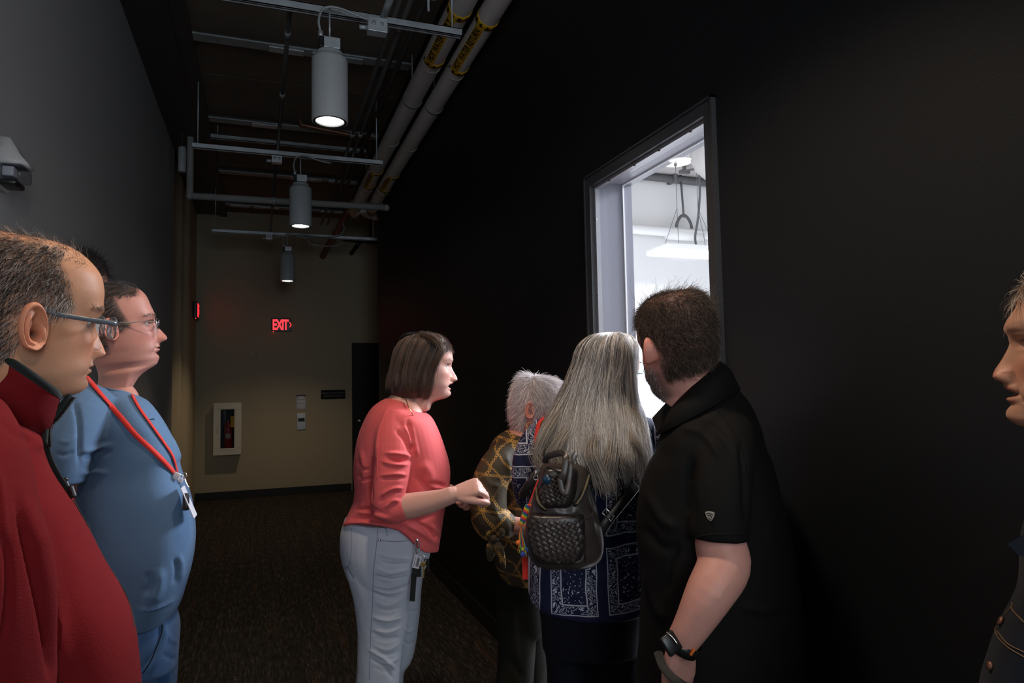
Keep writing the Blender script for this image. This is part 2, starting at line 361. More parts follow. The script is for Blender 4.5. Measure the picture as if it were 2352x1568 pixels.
# back door
d = setting('door_1', [box(1.266, 2.2, YB-.03, YB, 0, 2.17, .004)], 'door_black')
kp = ony(826, 966, YB-.05); k = mk('door_knob', *join([lathe((kp[0], 0, kp[2]), [(.001, 0), (.03, .002), (.03, .008), (.012, .01), (.012, .03), (.028, .04), (.03, .055), (.02, .066), (.001, .068)], 24)]), 'chrome')
V = np.array([v.co[:] for v in k.data.vertices]); V = np.c_[V[:, 0], YB-.03-(V[:, 2]-kp[2]), kp[2]+(V[:, 1])]; k.data.vertices.foreach_set('co', V.ravel()); k.parent = d; k.data.update()
# door frame of the bright opening
def rect_frame(x0, x1, y0, y1, z1, wdt, z0=0.):   # jambs + head, in the plane of the right wall
    return [box(x0, x1, y0-wdt, y0, z0, z1+wdt, .003), box(x0, x1, y1, y1+wdt, z0, z1+wdt, .003), box(x0, x1, y0-.001, y1+.001, z1, z1+wdt, .003)]
fr = setting('door_2', rect_frame(XR-.012, XR+.02, OY0, OY1, OZ, .042), 'frame_black')
def kid(name, geo, mat, par, smooth=False):
    o = mk(name, *geo, mat, smooth=smooth); o.parent = par; o['_b'] = (0, 0, 0); return o
kid('outer_bead', join([box(XR-.017, XR, OY0-.05, OY0-.042, 0, OZ+.05), box(XR-.017, XR, OY1+.042, OY1+.05, 0, OZ+.05), box(XR-.017, XR, OY0-.05, OY1+.05, OZ+.042, OZ+.05)]), 'frame_black', fr)
st = kid('glazing_strip', join([box(1.326, 1.346, OY0, OY0+.012, .02, OZ), box(1.326, 1.346, OY1-.012, OY1, .02, OZ), box(1.326, 1.346, OY0+.012, OY1-.012, OZ-.012, OZ)]), 'strip', fr)
sc_ = None
for z in (.35, .75, 1.15, 1.53, 1.87, 2.19): kid('screw', lathe((1.3255, OY1-.014, z), [(.001, -.003), (.0045, -.002), (.0045, .002), (.001, .003)], 10), 'chrome', st)
for y in (1.86, 2.05, 2.22, 2.42): kid('screw', lathe((1.3255, y, OZ-.0135), [(.001, -.003), (.0045, -.002), (.0045, .002), (.001, .003)], 10), 'black_metal', st)
kid('jamb_lining', join([box(1.346, 1.502, OY0-.01, OY0, 0, OZ+.055), box(1.346, 1.502, OY1-.012, OY1+.01, 0, OZ+.055), box(1.346, 1.502, OY0, OY1, OZ+.016, OZ+.055)]), 'jamb', fr)
kid('jamb_bead', join([box(1.455, 1.462, OY1-.018, OY1-.012, 0, OZ+.010), box(1.455, 1.462, OY0, OY1-.012, OZ+.010, OZ+.016)]), 'room_wall', fr)
kid('threshold', box(1.318, 1.502, OY0, OY1, 0, .02), 'steel', fr)
gl = struct(mk('window_1', *box(1.348, 1.354, OY0+.002, OY1-.014, .02, OZ-.014), 'clear', smooth=False))

# ================================================================== OVERHEAD SERVICES
def text_mesh(s, size, bold=.0, ext=.0006, spacing=1., font_res=3):
    cu = bpy.data.curves.new('t', 'FONT'); cu.body = s; cu.size = size; cu.align_x = 'CENTER'; cu.align_y = 'CENTER'; cu.offset = bold; cu.extrude = ext; cu.space_character = spacing; cu.resolution_u = font_res
    o = bpy.data.objects.new('t', cu); C.objects.link(o); bpy.context.view_layer.update(); me = bpy.data.meshes.new_from_object(o.evaluated_get(bpy.context.evaluated_depsgraph_get()))
    V = A([v.co[:] for v in me.vertices]); Fc = [tuple(p.vertices) for p in me.polygons]; bpy.data.objects.remove(o); bpy.data.meshes.remove(me); return V, Fc
def channel(x0, x1, y, z, w_=.041, h=.041, t_=.004):
    return join([box(x0, x1, y-w_/2, y+w_/2, z+h-t_, z+h), box(x0, x1, y-w_/2, y-w_/2+t_, z, z+h), box(x0, x1, y+w_/2-t_, y+w_/2, z, z+h), box(x0, x1, y-w_/2, y-w_/2+.012, z, z+t_), box(x0, x1, y+w_/2-.012, y+w_/2, z, z+t_)])
ST = [(-.36, 1.03, 3.52, 'galvanised strut channel above the nearest pendant'), (-.52, .98, 5.83, 'galvanised strut channel above the middle pendant'), (-.57, 1.42, 8.92, 'galvanised strut channel in front of the back wall, above the farthest pendant')]
for x0, x1, y, lb in ST:
    e = empty('strut_channel', (0, y, 3.42), lb, 'strut', 'strut channels'); mk('channel', *channel(x0, x1, y, 3.42), 'galv', e, smooth=False)
    for xr in (x0+.04, x1-.05): mk('threaded_rod', *cyl((xr, y, 3.46), (xr, y, ZC), .005, 8), 'galv', e)
e = empty('strut_channel', (0, 3.3, 3.5), 'short galvanised strut channel at the very top edge of the photo', 'strut', 'strut channels'); mk('channel', *channel(-.2, .83, 3.28, 3.47), 'galv_old', e, smooth=False); mk('threaded_rod', *cyl((.79, 3.28, 3.4), (.79, 3.28, ZC), .006, 8), 'galv', e)
mk('threaded_rod', *cyl((-.1, 3.28, 3.4), (-.1, 3.28, ZC), .006, 8), 'galv', e)
# joists across under the deck
JL = ['nearest ceiling joist with patchy bright flange behind the first pendant', 'second ceiling joist with patchy bright flange, behind the big pendant lens', 'third ceiling joist with patchy flange above the middle pendant', 'farthest ceiling joist with patchy flange near the back wall']
for i, (y, lb) in enumerate(zip((5.13, 6.70, 8.32, 9.8), JL)):
    e = empty('ceiling_joist', (0, y, 4.0), lb, 'joist', 'ceiling joists'); x0, x1 = -.5, 1.08
    mk('web', *box(x0, x1, y-.006, y+.006, 4.0, 4.035), 'dark_steel', e, smooth=False); mk('flange', *box(x0, x1, y-.055, y+.055, 3.988, 4.0, .002), 'galv_old', e, smooth=False)
    rs = random.Random(i)
    x = x0+.1
    while x < x1-.2:
        L = rs.uniform(.18, .42)
        if rs.random() < .75: mk('flange_plate', *box(x, min(x+L, x1), y-.03, y+.05, 3.980, 3.988, .001), 'galv', e, smooth=False)
        x += L+rs.uniform(.02, .12)
e = empty('ceiling_strut', (0, 7.0, 3.9), 'thin pale strut just beyond the second ceiling joist', 'strut'); mk('channel', *channel(-.46, 1.0, 6.95, 3.9), 'galv_old', e, smooth=False)
for xx in (-.4, .9): mk('threaded_rod', *cyl((xx, 6.95, 3.94), (xx, 6.95, ZC), .005, 8), 'galv', e)
tag(mk('ceiling_beam', *join([box(-.85, -.5, -1, YB, 3.98, ZC), box(-.56, -.46, -1, YB, 3.96, 3.98)]), 'dark_steel', smooth=False), 'dark steel beam along the ceiling over the left wall', 'beam')
tag(mk('ceiling_beam', *join([box(1.08, 1.318, -1, YE, 4.1, ZC), box(1.0, 1.14, -1, YB, 4.08, 4.1)]), 'dark_steel', smooth=False), 'dark steel beam along the ceiling over the heating pipes', 'beam')
# pendants
PL = ['largest pale grey cylinder pendant lamp hanging nearest the viewer', 'middle pale grey cylinder pendant lamp', 'farthest, smallest cylinder pendant lamp in front of the back wall']
for (x, y), lb in zip(LAMPS, PL):
    e = empty('pendant_lamp', (x, y, LZ), lb, 'lamp', 'cylinder pendant lamps in the corridor')
    mk('lamp_body', *lathe((x, y, LZ), [(.070, .012), (.072, .0), (.088, -.001), (.089, .004), (.089, .312), (.085, .324), (.068, .328), (.067, .352), (.062, .360), (.001, .361)], 48), 'lamp', e)
    mk('baffle', *lathe((x, y, LZ), [(.0705, .001), (.0715, -.0015), (.082, -.0015), (.083, .002)], 48, caps=False), 'ink', e)
    mk('lens', *lathe((x, y, LZ), [(.001, .008), (.067, .008), (.067, .011), (.001, .012)], 40), 'lamp_on', e)
    b = mk('junction_box', *box(x-.05, x+.05, y-.03, y+.03, LZ+.372, LZ+.43, .004), 'galv', e, smooth=False)
    mk('box_cover', *box(x-.055, x-.03, y-.035, y+.035, LZ+.370, LZ+.425, .003), 'black_metal', e, smooth=False)
    mk('hanging_rod', *cyl((x, y, LZ+.43), (x, y, 3.43), .005, 10), 'galv', e)
    mk('connector', *cyl((x-.045, y-.01, LZ+.425), (x-.045, y-.01, LZ+.46), .012, 12), 'galv', e)
    mk('flexible_conduit', *tube([(x-.045, y-.01, LZ+.45), (x-.055, y-.02, LZ+.51), (x-.03, y-.02, LZ+.575), (x+.04, y-.03, LZ+.585), (x+.16, y-.03, LZ+.555), (x+.24, y-.03, LZ+.545)], .0065, 10, 5), 'galv_old', e)
for px, py, y, sz, lb in ((866, 62, 3.46, .05, 'galvanised junction box on the strut right of the nearest pendant'), (636, 367, 5.78, .04, 'galvanised junction box on the strut above the middle pendant'), (618, 545, 8.88, .04, 'small galvanised junction box on the farthest strut')):
    p = ony(px, py, y-.02); e = empty('junction_box', p, lb, 'electrical box', 'ceiling junction boxes')
    mk('box_body', *box(p[0]-sz, p[0]+sz, p[1]-.03, p[1]+.03, p[2]-sz*.75, p[2]+sz*.75, .003), 'galv', e, smooth=False)
    for dx in (-.4, .4): mk('knockout', *join([cyl((p[0]+dx*sz, p[1]-.034, p[2]+.004), (p[0]+dx*sz, p[1]-.030, p[2]+.004), .011, 14)]), 'galv_old', e)
    mk('cable_connector', *cyl((p[0]-sz-.04, p[1], p[2]-.015), (p[0]-sz, p[1], p[2]-.012), .012, 12), 'galv', e)
# conduits running along the corridor
def conduit(label, a, b, z, r, mat='dark_steel', mid=None, clamps=()):
    P = [onz(*a, z), onz(*b, z)]; e = empty('conduit', P[0], label, 'conduit', 'conduits along the ceiling'); mk('pipe', *cyl(P[0], P[1], r, 12), mat, e)
    for t_ in clamps:
        c = P[0]+(P[1]-P[0])*t_; dd = nrm(P[1]-P[0]); mk('coupling', *cyl(c-dd*.03, c+dd*.03, r*1.35, 12), 'galv_old', e)
conduit('dark conduit passing left of the nearest pendant up to the middle pendant strut', (670, -30), (636, 362), 3.47, .013, clamps=(.18, .5))
conduit('dark conduit continuing from the middle strut to the farthest one', (634, 378), (620, 540), 3.47, .013, clamps=(.5,))
conduit('left one of the twin conduits right of the pendants', (925, -20), (738, 515), 3.47, .013, 'dark_steel', clamps=(.07, .4))
conduit('right one of the twin conduits right of the pendants', (950, -20), (752, 515), 3.47, .013, 'dark_steel', clamps=(.07, .4))
conduit('thick conduit entering the junction box beside the nearest pendant', (903, -20), (872, 60), 3.45, .018, 'galv_old')
# pipes
def ins_pipe(label, x, z, r, words, y0=1.5, y1=7.95, yl=(4.0, 7.0)):
    e = empty('insulated_pipe', (x, y0, z), label, 'pipe', 'white insulated heating pipes'); mk('pipe_jacket', *tube([(x, y0, z), (x, y1-.25, z), (x+.05, y1-.06, z), (x+.3, y1+.32, z), (x+1.2, y1+.34, z)], r, 28, 5, dome=False), 'insul', e)
    for y in (3.9, 5.4, 6.9): mk('jacket_seam', *cyl((x, y+.5, z), (x, y+.515, z), r+.0015, 28), 'insul', e)
    for yc, L in ((yl[0], .62), (yl[1], .5)):
        lab = []
        for s in (-1, 1): lab.append(cyl((x, yc+s*L/2-.03, z), (x, yc+s*L/2+.03, z), r+.002, 28))
        a = np.linspace(-.42, .42, 8)-2.25; rings = [np.stack([x+(r+.0022)*np.cos(a), np.full(8, yy), z+(r+.0022)*np.sin(a)], 1) for yy in np.linspace(yc-L/2, yc+L/2, 4)]
        lab.append(loft(rings, False, False)); lb_ = mk('pipe_label', *join(lab), 'yellow', e)
        V, Fc = text_mesh(words, .058, .0016, 0, .98); ww = V[:, 0].max()-V[:, 0].min(); V[:, 0] *= min(1, (L-.1)/ww)
        n_, u_ = A([math.cos(-2.25), 0, math.sin(-2.25)]), A([math.sin(-2.25), 0, -math.cos(-2.25)]); W = A([x, yc, z])+n_*(r+.0034)+np.outer(V[:, 1], u_)-np.outer(V[:, 0], A([0, 1., 0])); mk('lettering', W, Fc, 'ink', lb_)
        ar = []; sgn = 1 if 'RETURN' in words else -1
        for s in (-1, 1):
            for k in range(7):
                t0 = -2.25+(k-3)*.62; sh = A([(-.018, -.006), (.002, -.006), (.002, -.015), (.02, 0), (.002, .015), (.002, .006), (-.018, .006)]); sh[:, 0] *= sgn
                ar.append((np.c_[x+(r+.0034)*np.cos(t0+sh[:, 1]/r), yc+s*L/2+sh[:, 0], z+(r+.0034)*np.sin(t0+sh[:, 1]/r)], [tuple(range(7))]))
        mk('flow_arrows', *join(ar), 'ink', lb_, smooth=False)['kind'] = 'stuff'
    for y in (2.6, 5.0, 7.4): mk('pipe_hanger', *join([cyl((x, y, z), (x, y+.03, z), r+.004, 24), cyl((x, y+.015, z+r), (x, y+.015, ZC), .005, 8)]), 'galv_old', e)
ins_pipe('white insulated pipe with yellow label HOT WATER RETURN, tight along the black wall', 1.245, 3.66, .066, 'HOT WATER RETURN')
ins_pipe('white insulated pipe with yellow label HOT WATER SUPPLY, left of its twin', 1.075, 3.69, .070, 'HOT WATER SUPPLY', y1=8.3)
def simple_pipe(name, label, P, r, mat, cat='pipe', smooth=1, fit=True):
    e = empty(name, P[0], label, cat); mk('pipe', *tube(P, r, 14, smooth, dome=False), mat, e)
    if fit: 
        for q in (P[0], P[-1]): mk('pipe_cap', *ball(q, r*1.08, 12), mat, e)
    return e
_cp = simple_pipe('conduit', 'pale grey pipe crossing the corridor before the farthest pendant', [(-.66, 7.22, 3.40), (1.25, 7.22, 3.42)], .034, 'pvc', 'conduit')
mk('riser', *cyl((-.66, 7.22, 3.40), (-.66, 7.22, ZC), .032, 14), 'pvc', _cp); mk('pipe_strap', *cyl((.1, 7.22, 3.409), (.13, 7.22, 3.41), .038, 14), 'galv', _cp)
p0, p1 = ony(690, 262, 6.6), ony(848, 318, 6.6)
simple_pipe('sprinkler_pipe', 'brown copper sprinkler pipe with an elbow beside the nearest pendant', [p0+A([0, 0, .0]), p0+A([.005, 0, -.09]), p0+A([.06, 0, -.11]), p1], .024, 'copper', smooth=3)
simple_pipe('drain_pipe', 'reddish pipe sloping down to the back wall above the door', [ony(800, 486, 8.6), ony(775, 530, 9.5), ony(741, 588, YB)], .045, 'copper', smooth=2)
_bp = simple_pipe('black_steel_pipe', 'thin black steel pipe across the top of the back wall at right', [ony(790, 548, YB-.15), ony(880, 556, YB-.15)], .03, 'black_metal')
mk('pipe_drop', *cyl(ony(851, 500, YB-.15), ony(851, 556, YB-.15), .02, 12), 'black_metal', _bp)
mk('pipe_branch', *cyl(ony(826, 556, YB-.2), ony(806, 583, YB-.02), .03, 12), 'black_metal', _bp)
P = [ony(x, y, 8.8) for x, y in ((628, 546), (655, 541), (700, 539), (740, 544), (778, 540), (790, 528), (788, 510))]
_cb = simple_pipe('cable', 'thin grey cable looping beside the farthest strut', P, .008, 'galv_old', 'cable', 4, False)
P = [ony(x, y, 9.2) for x, y in ((706, 520), (708, 548), (714, 560), (745, 565), (780, 562), (790, 548))]
mk('cable_loop', *tube(P, .008, 10, 4), 'galv_old', _cb)
P = [(XL+.015, y, z) for y, z in ((4.2, 4.235), (5.6, 4.27), (6.6, 4.24), (7.4, 4.27), (7.5, 4.2), (7.9, 4.0), (8.2, 3.9))]
simple_pipe('wall_cable', 'dark red cable along the top of the grey left wall', P, .013, 'copper', 'cable', 4, False)
for k, (dx, dz) in enumerate(((0, 0), (.06, .03))):
    simple_pipe('dark_service_pipe', ('thin dark pipe left of the insulated pipes', 'second thin dark pipe left of the insulated pipes, higher')[k], [(.93-dx, 1.5, 3.85+dz), (.93-dx, 8.8, 3.85+dz)], .018, 'dark_steel')
e = empty('wall_cylinder_lamp', onx(418, 395, -.72), 'small unlit white cylinder lamp high on the far left wall', 'lamp'); q = A(e['_b'])
mk('lamp_body', *lathe(q, [(.001, 0), (.033, .002), (.036, .01), (.036, .23), (.03, .245), (.001, .25)], 24), 'lamp', e); mk('hanging_rod', *cyl(q+A([0, 0, .25]), (q[0], q[1], ZC), .006, 8), 'dark_steel', e)

# ================================================================== FITTINGS ON THE WALLS
def exit_sign(label, c, ex, ey, wd=.27, ht=.19, arrow=1):
    """c centre on wall, ex right vector, ey outwards normal"""
    e = empty('exit_sign', c, label, 'exit sign', 'red exit signs'); fm = frame_at(c, ex, ey, UP)
    V, Fc = box(-wd/2, wd/2, 0, .045, -ht/2, ht/2, .008); mk('sign_case', fm(V), Fc, 'black_plastic', e, smooth=False)
    V, Fc = text_mesh('EXIT', .165, .005, 0, .84); s = (wd*.80)/(V[:, 0].max()-V[:, 0].min()); V[:, 0] *= s; V[:, 1] *= (ht*.80)/(V[:, 1].max()-V[:, 1].min()); V[:, 0] -= (V[:, 0].max()+V[:, 0].min())/2+.008; V[:, 1] -= (V[:, 1].max()+V[:, 1].min())/2
    mk('letters', fm(np.c_[V[:, 0], np.full(len(V), .0465), V[:, 1]]), Fc, 'exit_on', e, smooth=False)
    x = wd*.40; V = A([(x, 0, .035), (x+.012, 0, .035), (x+.034, 0, 0), (x+.012, 0, -.035), (x, 0, -.035), (x+.02, 0, 0)]); V[:, 1] = .047; mk('arrow', fm(V), [(0, 1, 2, 5), (5, 2, 3, 4)], 'exit_on', e, smooth=False)
    V, Fc = box(-wd*.42, -wd*.38, .02, .03, -ht/2-.008, -ht/2); mk('indicator', fm(V), Fc, 'led', e, smooth=False); return e
exit_sign('red lit EXIT sign with right arrow on the back wall', ony(646, 746, YB), A([-1., 0, 0])*-1, A([0, -1., 0]))
q = onx(446, 713, XL+.01); q = A([XL+.0, 9.75, 2.52])
exit_sign('red lit EXIT sign seen edge on near the far left corner', onx(447, 713, -.84), A([0, 1., 0]), A([1., 0, 0]), .3, .22)
light('exit_glow', 'POINT', ony(646, 746, YB-.25), .05, (1, .05, .04), shadow_soft_size=.08)
# fire extinguisher cabinet
x0, x1, z0, z1 = -.607, -.262, .625, 1.325; e = empty('extinguisher_cabinet', (-.43, YB, z0), 'white extinguisher cabinet with dark glass door on the back wall', 'cabinet'); yf = YB-.17
mk('cabinet_shell', *join([box(x0, x1, yf+.02, YB, z1-.02, z1), box(x0, x1, yf+.02, YB, z0, z0+.02), box(x0, x0+.02, yf+.02, YB, z0+.02, z1-.02), box(x1-.02, x1, yf+.02, YB, z0+.02, z1-.02)]), 'cream', e, smooth=False)
mk('cabinet_back', *box(x0+.02, x1-.02, YB-.01, YB-.002, z0+.02, z1-.02), 'dark_steel', e, smooth=False)
a, b, c_, d_ = x0+.085, x1-.085, z0+.085, z1-.085
dr = mk('cabinet_door', *join([box(x0-.006, x1+.006, yf, yf+.02, d_, z1+.006, .003), box(x0-.006, x1+.006, yf, yf+.02, z0-.006, c_, .003), box(x0-.006, a, yf, yf+.02, c_, d_, .003), box(b, x1+.006, yf, yf+.02, c_, d_, .003)]), 'cream', e, smooth=False)
mk('door_glass', *box(a, b, yf+.008, yf+.012, c_, d_), 'cabglass', dr, smooth=False); mk('handle', *box(x0+.045, x0+.06, yf-.015, yf, .93, 1.03, .004), 'cream', dr, smooth=False)
mk('inner_bead', *join([box(a-.02, b+.02, yf-.004, yf, d_+.012, d_+.018), box(a-.02, b+.02, yf-.004, yf, c_-.018, c_-.012), box(a-.02, a-.014, yf-.004, yf, c_-.012, d_+.012), box(b+.014, b+.02, yf-.004, yf, c_-.012, d_+.012)]), 'cream', dr, smooth=False)
ex = -.425; e = empty('fire_extinguisher', (ex, YB-.08, z0+.022), 'red fire extinguisher behind the cabinet glass', 'extinguisher'); q = (ex, YB-.085, z0+.022)
mk('cylinder', *lathe(q, [(.001, 0), (.055, .004), (.06, .02), (.06, .36), (.05, .40), (.02, .42), (.001, .42)], 28), 'red_enamel', e)
mk('valve_handle', *join([box(ex-.05, ex+.03, YB-.1, YB-.07, z0+.46, z0+.475, .003), box(ex-.015, ex+.015, YB-.1, YB-.07, z0+.43, z0+.46, .003)]), 'black_plastic', e, smooth=False)
mk('gauge', *cyl((ex+.0, YB-.115, z0+.45), (ex, YB-.1, z0+.45), .018, 16), 'chrome', e); mk('hose', *tube([(ex+.02, YB-.09, z0+.45), (ex+.07, YB-.1, z0+.42), (ex+.07, YB-.1, z0+.2)], .012, 10, 4), 'black_plastic', e)
mk('instruction_tag', *box(ex+.03, ex+.075, YB-.155, YB-.15, z0+.37, z0+.52), 'yellow', e, smooth=False); mk('cylinder_label', *box(ex-.03, ex+.03, YB-.1475, YB-.1455, z0+.22, z0+.28), 'paper', e, smooth=False)
# signs and plates on the back wall
def plate(name, label, cat, pxa, pxb, th, mat, bev=.003):
    p, q = ony(*pxa, YB), ony(*pxb, YB); e = empty(name, ((p[0]+q[0])/2, YB, (p[2]+q[2])/2), label, cat); m = mk('plate', *box(p[0], q[0], YB-th, YB, q[2], p[2], bev), mat, e, smooth=False); return e, m, p, q
def wall_text(s, x, z, size, y, mat, par, bold=.001, name='lettering', maxw=None):
    V, Fc = text_mesh(s, size, bold, 0)
    if maxw: V[:, 0] *= maxw/(V[:, 0].max()-V[:, 0].min())
    return mk(name, np.c_[x+V[:, 0], np.full(len(V), y), z+V[:, 1]], Fc, mat, par, smooth=False)
e, m, p, q = plate('room_sign', 'black wall sign reading FREIGHT ELEVATOR MACHINE ROOM', 'sign', (737, 896), (793, 915), .012, 'sign'); cx, cz = (p[0]+q[0])/2, (p[2]+q[2])/2
wall_text('FREIGHT ELEVATOR', cx, cz+.018, .036, YB-.0135, 'sign_text', e, .0008, maxw=.335); wall_text('MACHINE ROOM', cx, cz-.022, .036, YB-.0135, 'sign_text', e, .0008, maxw=.27)
e, m, p, q = plate('notice_sheet', 'white printed notice sheet above the steel wall plate', 'notice', (680, 906), (703, 940), .002, 'paper', 0); cx = (p[0]+q[0])/2; top = p[2]; hh = p[2]-q[2]; ww = q[0]-p[0]
mk('heading', *join([box(cx-ww*.48+a_*ww, cx-ww*.48+b_*ww, YB-.004, YB-.002, top-.022, top-.003) for a_, b_ in ((0, .28), (.31, .62), (.65, .96))]), 'ink', e, smooth=False)['kind'] = 'stuff'
ln = []
for k in range(14):
    if k in (3, 8): continue
    l_ = ww*(.42-.02*(k % 3)) if k > 1 else ww*.25; zz = top-.035-k*(hh-.05)/14; ln.append(box(cx-l_, cx+l_, YB-.003, YB-.002, zz-.003, zz+.003))
mk('print_lines', *join(ln), 'steel', e, smooth=False)['kind'] = 'stuff'
e, m, p, q = plate('call_plate', 'brushed steel call plate with dark slot under the notice', 'wall plate', (682, 949), (702, 986), .012, 'steel'); cx, cz = (p[0]+q[0])/2, (p[2]+q[2])/2
mk('slot', *box(cx-.045, cx+.045, YB-.016, YB-.012, cz+.0, cz+.05, .002), 'ink', e, smooth=False); mk('ring', *tube([(cx-.03, YB-.02, cz+.035), (cx, YB-.022, cz+.048), (cx+.03, YB-.02, cz+.035)], .004, 8, 4), 'chrome', e)
e, m, p, q = plate('wall_sensor', 'small square beige wall plate with a bright button', 'wall plate', (568, 798), (589, 824), .015, 'tan_wall'); cx, cz = (p[0]+q[0])/2, (p[2]+q[2])/2
mk('inner_frame', *box(cx-.04, cx+.04, YB-.02, YB-.015, cz-.055, cz+.055, .002), 'tan_wall', e, smooth=False); mk('button', *ball((cx, YB-.022, cz-.01), .014, 12, (1, .5, 1)), 'white', e)
# strobe on the left wall
q = onx(-6, 372, XL); e = empty('fire_strobe', q, 'white fire alarm strobe with clear lens at the left edge', 'alarm strobe')
mk('mounting_plate', *box(XL, XL+.018, q[1]-.075, q[1]+.07, q[2]-.09, q[2]+.085, .006), 'white', e, smooth=False)
prof = [(.085, .018, .02), (.06, .02, .035), (.03, .045, .05), (.0, .05, .075), (-.012, .052, .078)]
rings = []
for z, wy, wx in prof: rings.append(A([(XL+.018, q[1]-wy*1.2, q[2]+z), (XL+.018+wx, q[1]-wy*.9, q[2]+z), (XL+.018+wx, q[1]+wy*.9, q[2]+z), (XL+.018, q[1]+wy*1.2, q[2]+z)]))
mk('strobe_hood', *loft(rings), 'white', e); ln_ = mk('strobe_lens', *box(XL+.018, XL+.09, q[1]-.05, q[1]+.05, q[2]-.065, q[2]-.012, .01), 'cabglass', e); mk('reflector', *box(XL+.02, XL+.055, q[1]-.025, q[1]+.03, q[2]-.05, q[2]-.016, .004), 'white_plastic', e)
mk('lens_bracket', *box(XL+.018, XL+.07, q[1]-.045, q[1]+.045, q[2]-.085, q[2]-.066, .006), 'black_plastic', e)

# ================================================================== THINGS IN THE ROOM BEYOND
p = onz(1555, 373, 3.45); e = empty('round_downlight', p, 'round warm ceiling recess seen at the top of the opening', 'ceiling light'); r_ = .12
mk('trim_ring', *lathe(p, [(r_, -.001), (r_+.008, -.006), (r_+.018, -.001), (r_, 0)], 40), 'white', e); mk('diffuser', *lathe(p, [(.001, -.004), (r_, -.004), (r_, -.002), (.001, -.001)], 40), emit('warm downlight glow', (1, .9, .78), 1.0), e)
p = ony(1640, 362, 4.2); e = empty('duct_elbow', p, 'white rounded duct elbow at the top right of the opening', 'duct')
mk('duct', *tube([(p[0]+.05, p[1]-.1, 3.40), (p[0]-.01, p[1], p[2]+.12), (p[0]+.02, p[1]+.02, p[2]-.02), (p[0]+.35, p[1]-.05, p[2]-.03)], [.11, .14, .15, .15], 32, 6), 'duct_white', e)
mk('duct_collar', *lathe((p[0]+.05, p[1]-.1, 3.42), [(.11, 0), (.16, 0), (.16, .028), (.11, .028)], 32), 'duct_white', e)
a = ony(1478, 402, 5.42); b = ony(1660, 426, 5.42); e = empty('ceiling_conduit', a, 'dark grey conduit where the room ceiling meets its wall', 'conduit'); mk('pipe', *cyl((1.6, 5.42, a[2]), (5.4, 5.42, b[2]), .035, 16), 'room_grey', e); mk('pipe_clamp', *box(a[0]+.3, a[0]+.34, 5.37, 5.5, a[2]-.045, a[2]+.045, .004), 'room_grey', e)
a = ony(1453, 521, 5.4); b = ony(1645, 544, 5.4); e = empty('wall_pipe', a, 'white horizontal pipe along the room wall above the panel light', 'pipe'); mk('pipe', *cyl((1.6, 5.4, a[2]), (5.4, 5.4, b[2]), .045, 20), 'room_wall', e)
c = ony(1572, 540, 5.4); mk('pipe_coupling', *cyl((c[0]-.2, 5.4, c[2]), (c[0]+.2, 5.4, c[2]), .05, 20), 'room_wall', e)
mk('pipe_hanger', *tube([c+A([-.08, 0, .0]), c+A([-.08, 0, .1]), c+A([-.03, 0, .18]), c+A([.03, 0, .18]), c+A([.08, 0, .1]), c+A([.08, 0, -.03])], .014, 10, 4), 'room_grey', e); t_ = ony(1567, 392, 5.4); mk('hanger_rod', *cyl(c+A([0, 0, .17]), (c[0]-.02, 5.4, 3.45), .01, 8), 'room_grey', e)
# suspended panel light
c = ony(1590, 583, 4.3); lx, ly = .62, .30; e = empty('panel_light', c, 'glowing white panel light hanging on wires in the opening', 'ceiling light')
mk('housing', *box(c[0]-lx/2, c[0]+lx/2, c[1]-ly/2, c[1]+ly/2, c[2], c[2]+.04, .008), 'white', e, smooth=False)
for s in (-1, 1): mk('light_panel', *box(c[0]+s*.155-.145, c[0]+s*.155+.145, c[1]-ly/2+.012, c[1]+ly/2-.012, c[2]-.004, c[2]), 'panel_on', e, smooth=False)
mk('driver_box', *box(c[0]-.16, c[0]+.04, c[1]-.04, c[1]+.04, c[2]+.04, c[2]+.06, .004), 'white', e, smooth=False)
for s, px in ((-1, 1555), (1, 1603)):
    t0 = ony(px, 478, 4.3); top = A([t0[0], t0[1], 3.45]); j = t0
    mk('suspension_wire', *join([cyl(top, j, .0022, 6), cyl(j, (c[0]+s*lx/2-s*.01 if s < 0 else c[0]+.05, c[1]-.1, c[2]+.04), .0018, 6), cyl(j, (c[0]-.05 if s < 0 else c[0]+lx/2-.01, c[1]+.1, c[2]+.04), .0018, 6)]), 'room_grey', e)
    mk('wire_grip', *box(j[0]-.008, j[0]+.008, j[1]-.008, j[1]+.008, j[2]+.32, j[2]+.36, .002), 'room_grey', e)
P = [ony(x, y, 4.3) for x, y in ((1603, 395), (1607, 420), (1606, 470), (1602, 510), (1597, 540), (1598, 558), (1604, 572))]; P[0][2] = 3.45
mk('power_cord', *tube(P, .009, 10, 4), 'room_grey', e)
p = ony(1572, 396, 5.15); e = empty('ceiling_bracket', p, 'grey bracket clamped to the room ceiling beside the round recess', 'bracket'); mk('bracket_arm', *join([cyl((p[0]-.03, p[1], p[2]+.01), (p[0]+.30, p[1]-.2, 3.43), .010, 10), box(p[0]-.05, p[0]+.05, p[1]-.02, p[1]+.02, p[2]-.01, p[2]+.02, .004), box(p[0]-.012, p[0]+.012, p[1]-.012, p[1]+.012, p[2]+.015, 3.45)]), 'room_grey', e)
